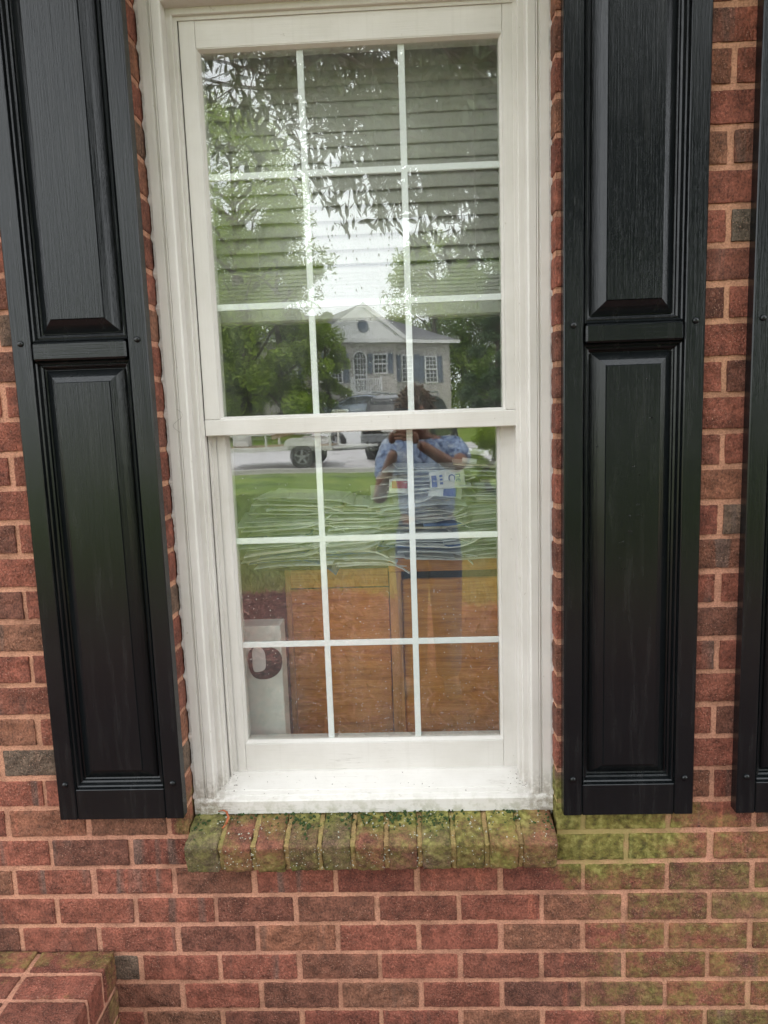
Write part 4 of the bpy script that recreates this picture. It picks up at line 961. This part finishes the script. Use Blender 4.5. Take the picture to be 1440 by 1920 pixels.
# ---------------------------------------------------------------- vehicles
def tyre_set(root, xs_, wx, r, mat_rim, wid=.2):
    for x in xs_:
        for s_ in (-1, 1):
            m = MB(); y = s_ * wx; m.lathe((x, y, r), [(r * .62, -wid / 2), (r * .93, -wid / 2), (r, -wid * .32), (r, wid * .32), (r * .93, wid / 2), (r * .62, wid / 2)], 'Y', 28); wh = m.build('wheel', plain('tyre_rubber', (.018, .018, .019), .8), root, smooth=False)
            m = MB(); ys_ = y + s_ * (wid / 2 - .01)
            m.lathe((x, ys_, r), [(r * .60, -s_ * .02), (r * .60, s_ * .012), (r * .55, s_ * .012), (r * .53, -s_ * .004)], 'Y', 24); m.lathe((x, ys_, r), [(r * .16, -s_ * .015), (r * .14, s_ * .018)], 'Y', 12)
            for k in range(5):
                T = Matrix.Translation((x, ys_, r)) @ Matrix.Rotation(2 * PI * k / 5, 4, 'Y'); m.box(-r * .09, r * .09, -.008, .012, r * .1, r * .56, .004, T)
            m.build('rim', mat_rim, wh)
def car_body(root, sec, mat, name='body'):
    """sec rows: x, z_bottom, z_belt, z_top, half width low, half width top; lofted rings"""
    rings = []
    for x, zb, zm, zt, wl, wt in sec:
        wm = wl * 1.0; hh = [(-wl * .94, zb), (-wm, zb + (zm - zb) * .35), (-wm, zb + (zm - zb) * .75), (-wl * .96, zm), (-wt, max(zm, zt - .07)), (-wt * .82, zt)]
        ring = [(x, y, z) for y, z in hh] + [(x, -y, z) for y, z in reversed(hh)]; rings.append(ring)
    m = MB(); n = len(rings[0])
    for r_ in rings: m.v += r_
    for i in range(len(rings) - 1):
        for j in range(n): m.f.append((i * n + j, i * n + (j + 1) % n, (i + 1) * n + (j + 1) % n, (i + 1) * n + j))
    m.f.append(tuple(range(n))); m.f.append(tuple((len(rings) - 1) * n + j for j in reversed(range(n)))); m.mi = [0] * len(m.f)
    o = m.build(name, mat, root, smooth=False); bv = o.modifiers.new('bevel', 'BEVEL'); bv.width = .05; bv.segments = 2; bv.limit_method = 'ANGLE'; bv.angle_limit = math.radians(25); return o
def side_glass(root, pts, y0, y1, zlo, zhi, mat, name='side_window'):
    for s_ in (-1, 1):
        m = MB(); P = [(x, s_ * (y0 + (y1 - y0) * (z - zlo) / (zhi - zlo) + .012), z) for x, z in pts]; Q = [(x, y - s_ * .03, z) for x, y, z in P]
        n = len(P); m.v = P + Q; m.f = [tuple(range(n)), tuple(reversed(range(n, 2 * n)))] + [(i, (i + 1) % n, n + (i + 1) % n, n + i) for i in range(n)]; m.mi = [0] * len(m.f); m.build(name, mat, root)
def paint(name, col, metal=.3):
    g = N(name); g.b.inputs['Coat Weight'].default_value = .8; g.b.inputs['Coat Roughness'].default_value = .05
    return g.set(g.mix(1.0, col, g.ramp(g.noise(g.co(), 1.5, 3), [(.3, .93), (.7, 1.03)]), 'MULTIPLY'), .35, metal=metal)
M_CG = plain('car_glass', (.02, .025, .03), .08); M_RIM = plain('alloy', (.45, .46, .48), .3, .8); M_TL = plain('tail_red', (.5, .02, .02), .3); M_BLK = plain('black_trim', (.02, .02, .022), .55); M_HL = plain('headlamp', (.7, .72, .75), .15)
def sedan(name, loc, rz, mat, label):
    r = empty(name, loc, rz); tag(r, label, 'car', 'sedans parked across the road')
    S = [(-2.35, .42, .72, .80, .70, .60), (-2.28, .30, .78, .95, .84, .70), (-1.75, .24, .86, 1.00, .90, .72), (-1.30, .22, .90, 1.16, .91, .66), (-.75, .2, .92, 1.42, .91, .58), (.05, .2, .92, 1.46, .91, .58), (.55, .2, .92, 1.38, .91, .60), (1.20, .22, .90, 1.02, .90, .70), (1.85, .24, .80, .88, .88, .72), (2.28, .30, .66, .74, .78, .62), (2.36, .42, .58, .62, .66, .52)]
    car_body(r, S, mat)
    side_glass(r, [(-1.45, .98), (-.78, 1.34), (.0, 1.39), (.50, 1.32), (1.02, .99)], .865, .60, .95, 1.42, M_CG)
    for s_ in (-1, 1):
        m = MB(); m.box(-.32, -.25, s_ * .80 - .03, s_ * .80 + .03, .95, 1.38, 0); m.build('door_pillar', mat, r) if 0 else None
        m = MB(); m.box(-2.36, -2.16, s_ * .66 - .14, s_ * .66 + .14, .70, .84, .03); m.build('tail_light', M_TL, r)
        m = MB(); m.box(2.08, 2.33, s_ * .60 - .15, s_ * .60 + .15, .60, .72, .03); m.build('headlight', M_HL, r)
        m = MB(); m.box(.78, .92, s_ * .96 - .07, s_ * .96 + .07, .96, 1.08, .03); m.build('wing_mirror', mat, r)
        for xx in (-1.35, 1.40): m = MB(); m.lathe((xx, s_ * .80, .34), [(.40, -.115), (.40, .115)], 'Y', 26); m.build('wheel_arch', M_BLK, r)
    m = MB(); m.poly([(-1.70, -.60, 1.035), (-1.70, .60, 1.035), (-.98, .50, 1.36), (-.98, -.50, 1.36)]); m.poly([(.62, -.50, 1.385), (.62, .50, 1.385), (1.15, .60, 1.065), (1.15, -.60, 1.065)]); m.build('windscreen', M_CG, r)
    tyre_set(r, (-1.35, 1.40), .82, .33, M_RIM); return r
sedan('sedan_car', (-2.0, -36.6, gz(-36.6) + .02), .06, paint('silver_blue', (.36, .42, .52)), 'pale blue sedan parked up by the pale house')
sedan('sedan_car', (-1.35, -27.2, gz(-27.2) + .02), .03, paint('white_paint', (.72, .73, .74), 0), 'white sedan nearer the road, behind the trailer hitch')
suv = empty('black_suv', (.28, -20.75, gz(-20.75) + .02), math.radians(-74)); tag(suv, 'black sport utility vehicle with silver roof rails towing the trailer', 'suv')
S = [(-2.42, .52, .98, 1.10, .80, .72), (-2.38, .40, 1.02, 1.35, .90, .74), (-2.15, .34, 1.06, 1.74, .95, .72), (-1.7, .32, 1.08, 1.84, .96, .70), (-.3, .32, 1.08, 1.86, .96, .70), (.55, .32, 1.08, 1.80, .96, .72), (1.15, .32, 1.06, 1.24, .95, .80), (2.0, .34, 1.0, 1.12, .93, .80), (2.4, .42, .90, .98, .84, .72), (2.46, .5, .8, .84, .76, .62)]
car_body(suv, S, paint('black_gloss', (.012, .013, .015), .2)); side_glass(suv, [(-2.0, 1.16), (-1.92, 1.66), (.45, 1.70), (1.02, 1.18)], .93, .74, 1.1, 1.8, M_CG)
m = MB(); m.poly([(-2.415, -.66, 1.16), (-2.415, .66, 1.16), (-2.215, .62, 1.66), (-2.215, -.62, 1.66)]); m.poly([(-2.395, -.66, 1.16), (-2.395, .66, 1.16), (-2.195, .62, 1.66), (-2.195, -.62, 1.66)]); m.build('rear_window', M_CG, suv)
m = MB(); m.box(-2.52, -2.36, -.88, .88, .46, .74, .04); m.build('rear_bumper', plain('grey_trim', (.16, .17, .18), .4), suv)
m = MB(); m.box(-2.54, -2.53, -.26, .26, .80, .92); m.build('licence_plate', M_WHT, suv)
for s_ in (-1, 1):
    m = MB(); m.box(-2.46, -2.30, s_ * .80 - .11, s_ * .80 + .11, .95, 1.24, .03); m.build('tail_light', M_TL, suv)
    m = MB(); m.tube((-1.95, s_ * .66, 1.93), (.5, s_ * .66, 1.91), .028, None, 8)
    for xx in (-1.9, -.7, .45): m.tube((xx, s_ * .66, 1.80), (xx, s_ * .66, 1.93), .022, None, 6)
    m.build('roof_rail', M_RIM, suv); m = MB(); m.box(.9, 1.04, s_ * 1.02 - .10, s_ * 1.02 + .10, 1.12, 1.3, .03); m.build('wing_mirror', M_BLK, suv)
    for xx in (-1.45, 1.5): m = MB(); m.lathe((xx, s_ * .86, .40), [(.47, -.10), (.47, .10)], 'Y', 26); m.build('wheel_arch', M_BLK, suv)
    m = MB(); m.box(2.2, 2.42, s_ * .66 - .16, s_ * .66 + .16, .78, .94, .03); m.build('headlight', M_HL, suv)
tyre_set(suv, (-1.45, 1.5), .87, .38, M_RIM, .24)
# flat trailer
tr = empty('utility_trailer', (-3.0, -17.7, gz(-17.7) + .02), math.radians(3)); tag(tr, 'low white flat trailer with a slanting plank hitched behind the black vehicle', 'trailer')
M_TW = plain('trailer_white', (.66, .66, .64), .5, var=.15); M_PLK = plain('plank_wood', (.30, .21, .12), .8, var=.3)
m = MB()
for s_ in (-1, 1): m.box(-1.9, 1.15, s_ * .75 - .04, s_ * .75 + .04, .46, .58, .005); m.tube((1.15, s_ * .72, .52), (2.25, 0, .52), .04, None, 6)
for xx in (-1.9, -1.1, -.3, .4, 1.1): m.box(xx - .03, xx + .03, -.71, .71, .47, .55)
for s_ in (-1, 1):
    for xx in (-1.85, -.6, 1.1): m.box(xx - .025, xx + .025, s_ * .76 - .02, s_ * .76 + .02, .585, .88)
    m.box(-1.88, 1.13, s_ * .76 - .02, s_ * .76 + .02, .885, .93)
m.build('frame', M_TW, tr); m = MB(); m.box(-1.86, 1.1, -.70, .70, .555, .58); m.build('deck', M_PLK, tr)
m = MB(); m.tube((2.2, 0, .52), (2.62, 0, .54), .035, None, 6); m.tube((2.0, 0, .15), (2.0, 0, .62), .03, None, 6); m.build('hitch', M_BLK, tr)
for s_ in (-1, 1): m = MB(); m.prism([(-.05, .60), (.0, .74), (.12, .80), (.68, .80), (.8, .74), (.85, .60)], s_ * .98 - .12, s_ * .98 + .12); m.build('mudguard', M_TW, tr)
tyre_set(tr, (.40,), .98, .31, M_RIM)
m = MB(); m.box(-1.0, .95, -.03, .03, -.06, .06, .004, Matrix.Translation((.55, .80, 1.05)) @ Matrix.Rotation(-.22, 4, 'Y')); m.build('plank', M_PLK, tr)
m = MB(); m.path([(2.1, .05, .6)] + [(2.25 + .18 * math.sin(t), .08 + .05 * math.cos(t * 2), .42 + .18 * math.cos(t)) for t in np.linspace(0, 6.28, 16)] + [(2.9, .0, .6)], .014, 5); m.build('cable', M_BLK, tr)
m = MB(); m.box(-.22, .22, -.25, .25, 0, .62, .04); m.lathe((0, 0, .62), [(.12, 0), (.14, .03), (.14, .10), (.06, .13)], 'Z', 16); m.box(-.16, .16, .252, .262, .2, .5, .01)
o = m.build('white_tank', M_TW); o.location = (-4.55, -17.0, gz(-17.0) + .62); tag(o, 'white tank standing on the rear of the trailer', 'tank'); o.location = (-4.45, -17.7, gz(-17.7) + .60)

# ================================================================ THE PERSON TAKING THE PICTURE
per = empty('person', (.2, -2.08, -.1)); tag(per, 'person in a blue patterned shirt and jeans holding up a phone, mirrored in the window', 'person')
def skin(name, nodes, edges, mat, parent, sub=2, root=0):
    me = bpy.data.meshes.new(name); me.from_pydata([n_[0] for n_ in nodes], edges, []); o = bpy.data.objects.new(name, me); COL.objects.link(o)
    md = o.modifiers.new('skin', 'SKIN'); md.use_smooth_shade = True
    for i, n_ in enumerate(nodes):
        r = n_[1]; me.skin_vertices[0].data[i].radius = (r, r) if isinstance(r, float) else r
        me.skin_vertices[0].data[i].use_root = (i in (root if isinstance(root, (list, tuple)) else [root]))
    s_ = o.modifiers.new('sub', 'SUBSURF'); s_.levels = sub; s_.render_levels = sub
    dg = bpy.context.evaluated_depsgraph_get(); me2 = bpy.data.meshes.new_from_object(o.evaluated_get(dg)); bpy.data.objects.remove(o)
    me2.materials.clear(); me2.materials.append(mat); me2.polygons.foreach_set('use_smooth', [True] * len(me2.polygons)); o = bpy.data.objects.new(name, me2); COL.objects.link(o); o.parent = parent; o.location = tuple(-a for a in parent.location); return o
M_SKIN = plain('skin', (.24, .115, .075), .55, var=.12, scale=30); g = N('shirt_pattern'); v = g.co(); f = g.noise(v, 20, 4, .7, 1.5)
M_SHIRT = g.set(g.ramp(f, [(.40, (.02, .04, .12)), (.46, (.08, .16, .36)), (.50, (.50, .58, .68)), (.53, (.10, .20, .42)), (.57, (.03, .06, .16)), (.61, (.55, .62, .70))]), .8)
M_JEAN = plain('denim', (.035, .065, .14), .9, var=.3, scale=40, bump=.002); M_HAIR = plain('hair_brown', (.12, .07, .038), .6, var=.5, scale=60)
X0 = .21; Y0p = -2.10
B = [((X0, Y0p, .86), (.155, .11)), ((X0, Y0p, 1.02), (.145, .11)), ((X0 - .005, Y0p, 1.16), (.155, .12)), ((X0 - .01, Y0p + .005, 1.27), (.15, .10)), ((X0 - .03, Y0p + .02, 1.355), (.065, .06)), ((X0 - .045, Y0p + .05, 1.42), .055), ((X0 - .05, Y0p + .075, 1.485), (.074, .085)), ((X0 - .05, Y0p + .065, 1.545), (.070, .085)),
     ((X0 - .17, Y0p + .01, 1.30), .055), ((X0 - .225, Y0p + .10, 1.17), .046), ((-.045, -1.86, 1.045), .040), ((-.005, -1.76, 1.17), .036), ((.045, -1.685, 1.315), .026),
     ((X0 + .16, Y0p + .01, 1.305), .055), ((X0 + .19, Y0p + .12, 1.25), .046), ((.36, -1.84, 1.205), .040), ((.27, -1.75, 1.27), .034), ((.165, -1.69, 1.345), .026),
     ((X0 - .09, Y0p, .78), .085), ((X0 - .11, Y0p + .01, .42), .058), ((X0 - .115, Y0p - .02, -.02), .040), ((X0 - .12, Y0p + .12, -.07), (.042, .032)),
     ((X0 + .09, Y0p, .78), .085), ((X0 + .11, Y0p + .01, .42), .058), ((X0 + .12, Y0p - .02, -.02), .040), ((X0 + .13, Y0p + .12, -.07), (.042, .032))]
E_ = [(0, 1), (1, 2), (2, 3), (3, 4), (4, 5), (5, 6), (6, 7), (3, 8), (8, 9), (9, 10), (10, 11), (11, 12), (3, 13), (13, 14), (14, 15), (15, 16), (16, 17), (0, 18), (18, 19), (19, 20), (20, 21), (0, 22), (22, 23), (23, 24), (24, 25)]
body = skin('body', B, E_, M_SKIN, per)
# hands, face joined into the body mesh
extra = []
def chain(pts, rs): extra.append(skin('body', [(p, r) for p, r in zip(pts, rs)], [(i, i + 1) for i in range(len(pts) - 1)], M_SKIN, per, 2))
def hand(px, py, pz, sx):
    """palm beside the phone, four fingers curling behind it, thumb on the screen side"""
    chain([(px + sx * .012, py - .012, pz - .045), (px + sx * .004, py - .006, pz - .015), (px, py, pz + .022)], [(.020, .017), (.030, .015), (.034, .013)])
    for k, (ln, dz) in enumerate(((.066, .040), (.074, .020), (.070, .001), (.056, -.017))):
        b = Vector((px - sx * .006, py + .004, pz + dz - .004)); q = [b, b + Vector((-sx * .012, .020, .004)), b + Vector((-sx * (.012 + ln * .42), .026, .004)), b + Vector((-sx * (.012 + ln * .75), .020, .0))]
        chain([tuple(t) for t in q], [.0092, .0088, .0082, .0070])
    b = Vector((px + sx * .004, py - .014, pz - .022)); chain([tuple(b), tuple(b + Vector((-sx * .016, -.016, .018))), tuple(b + Vector((-sx * .036, -.014, .040)))], [.0125, .0105, .0085])
PHX, PHY, PHZ = .094, -1.655, 1.445
hand(PHX - .050, PHY - .004, PHZ - .055, -1); hand(PHX + .052, PHY - .004, PHZ - .060, 1)
m = MB(); hc = Vector((X0 - .05, Y0p + .075, 1.50))
m.lathe(tuple(hc + Vector((0, .082, -.012))), [(.004, .022), (.013, .016), (.016, 0), (.014, -.02)], 'Y', 12); 
for s_ in (-1, 1):
    m.lathe(tuple(hc + Vector((s_ * .077, -.005, -.005))), [(.020, 0), (.026, s_ * .008), (.018, s_ * .014)], 'X', 12); m.lathe(tuple(hc + Vector((s_ * .032, .083, .018))), [(.013, -.006), (.010, .002), (.004, .005)], 'Y', 12)
m.box(-.024, .024, .078, .088, -.055, -.046, .004, Matrix.Translation(hc)); o = m.build('body', M_SKIN, per, smooth=True); o.location = tuple(-a for a in per.location); extra.append(o)
bm = bmesh.new()
for o in [body] + extra: bm.from_mesh(o.data)
bm.to_mesh(body.data); bm.free(); body.data.polygons.foreach_set('use_smooth', [True] * len(body.data.polygons))
for o in extra: bpy.data.objects.remove(o)
SH = [((X0, Y0p, .86), (.178, .135)), ((X0, Y0p, 1.03), (.170, .132)), ((X0 - .005, Y0p, 1.16), (.172, .136)), ((X0 - .01, Y0p + .005, 1.27), (.165, .116)), ((X0 - .03, Y0p + .015, 1.345), (.085, .075)),
      ((X0 - .175, Y0p + .01, 1.295), .074), ((X0 - .220, Y0p + .09, 1.19), .066), ((X0 - .235, Y0p + .14, 1.13), .064), ((X0 + .165, Y0p + .01, 1.30), .076), ((X0 + .19, Y0p + .11, 1.26), .068), ((X0 + .175, Y0p + .17, 1.235), .062)]
skin('shirt', SH, [(0, 1), (1, 2), (2, 3), (3, 4), (3, 5), (5, 6), (6, 7), (3, 8), (8, 9), (9, 10)], M_SHIRT, per)
JN = [((X0, Y0p, 1.0), (.160, .12)), ((X0, Y0p, .86), (.170, .125)), ((X0 - .10, Y0p, .76), .105), ((X0 - .11, Y0p + .01, .42), .080), ((X0 - .115, Y0p - .01, -.06), .068), ((X0 + .10, Y0p, .76), .105), ((X0 + .11, Y0p + .01, .42), .080), ((X0 + .12, Y0p - .01, -.06), .068)]
JN = [JN[0], JN[1]] + [((p[0][0] * .86 + X0 * .14, p[0][1], p[0][2]), p[1] * 1.16) for p in JN[2:]]
skin('jeans', JN, [(0, 1), (1, 2), (2, 3), (3, 4), (1, 5), (5, 6), (6, 7)], M_JEAN, per)
for s_ in (-1, 1): m = MB(); m.box(-.045, .045, -.09, .19, -.115, -.03, .03, Matrix.Translation((X0 + s_ * .12, Y0p, 0))); o = m.build('shoe', M_BLK, per, smooth=True); o.location = tuple(-a for a in per.location)
# curly hair: short locks over the skull
V = []; m = MB(); rh = random.Random(8)
for _ in range(900):
    a = rh.uniform(0, 2 * PI); e_ = rh.uniform(-.5, 1.57); d = Vector((math.cos(a) * math.cos(e_), math.sin(a) * math.cos(e_), math.sin(e_)))
    if d.y > .25 and d.z < .42: continue
    if abs(d.x) > .8 and d.z < -.1 and d.y > .0: continue
    p = hc + Vector((d.x * .080, d.y * .098 - .008, d.z * .104 + .012)); q = p + d * rh.uniform(.005, .016) + Vector((rh.gauss(0, .010), rh.gauss(0, .010), rh.gauss(-.004, .010))); s2 = q + Vector((rh.gauss(0, .010), rh.gauss(0, .010), rh.gauss(-.008, .008)))
    m.tube(p, q, .0075, .0055, 5, False); m.tube(q, s2, .0055, .002, 5)
m.lathe(tuple(hc + Vector((0, -.010, .03))), [(.062, -.02), (.084, .0), (.080, .03), (.066, .055), (.040, .074), (.008, .082)], 'Z', 18); o = m.build('hair', M_HAIR, per, smooth=True); o.location = tuple(-a for a in per.location)
# phone
ph = empty('phone', (PHX, PHY, PHZ)); tag(ph, 'dark phone held upright in both hands by the person', 'phone')
m = MB(); m.box(-.0375, .0375, -.004, .004, -.075, .075, .004); m.build('phone_body', plain('phone_black', (.02, .02, .025), .25), ph)
m = MB(); m.box(-.0345, .0345, -.0052, -.0042, -.071, .071); m.build('screen', plain('screen_glass', (.01, .01, .012), .08), ph)
m = MB(); m.box(.002, .034, .0041, .0060, .036, .070, .0015); m.lathe((.018, .006, .0535), [(.0065, 0), (.0065, .002), (.0055, .0026)], 'Y', 16); m.build('camera_lens', plain('lens_black', (.01, .01, .012), .1), ph)
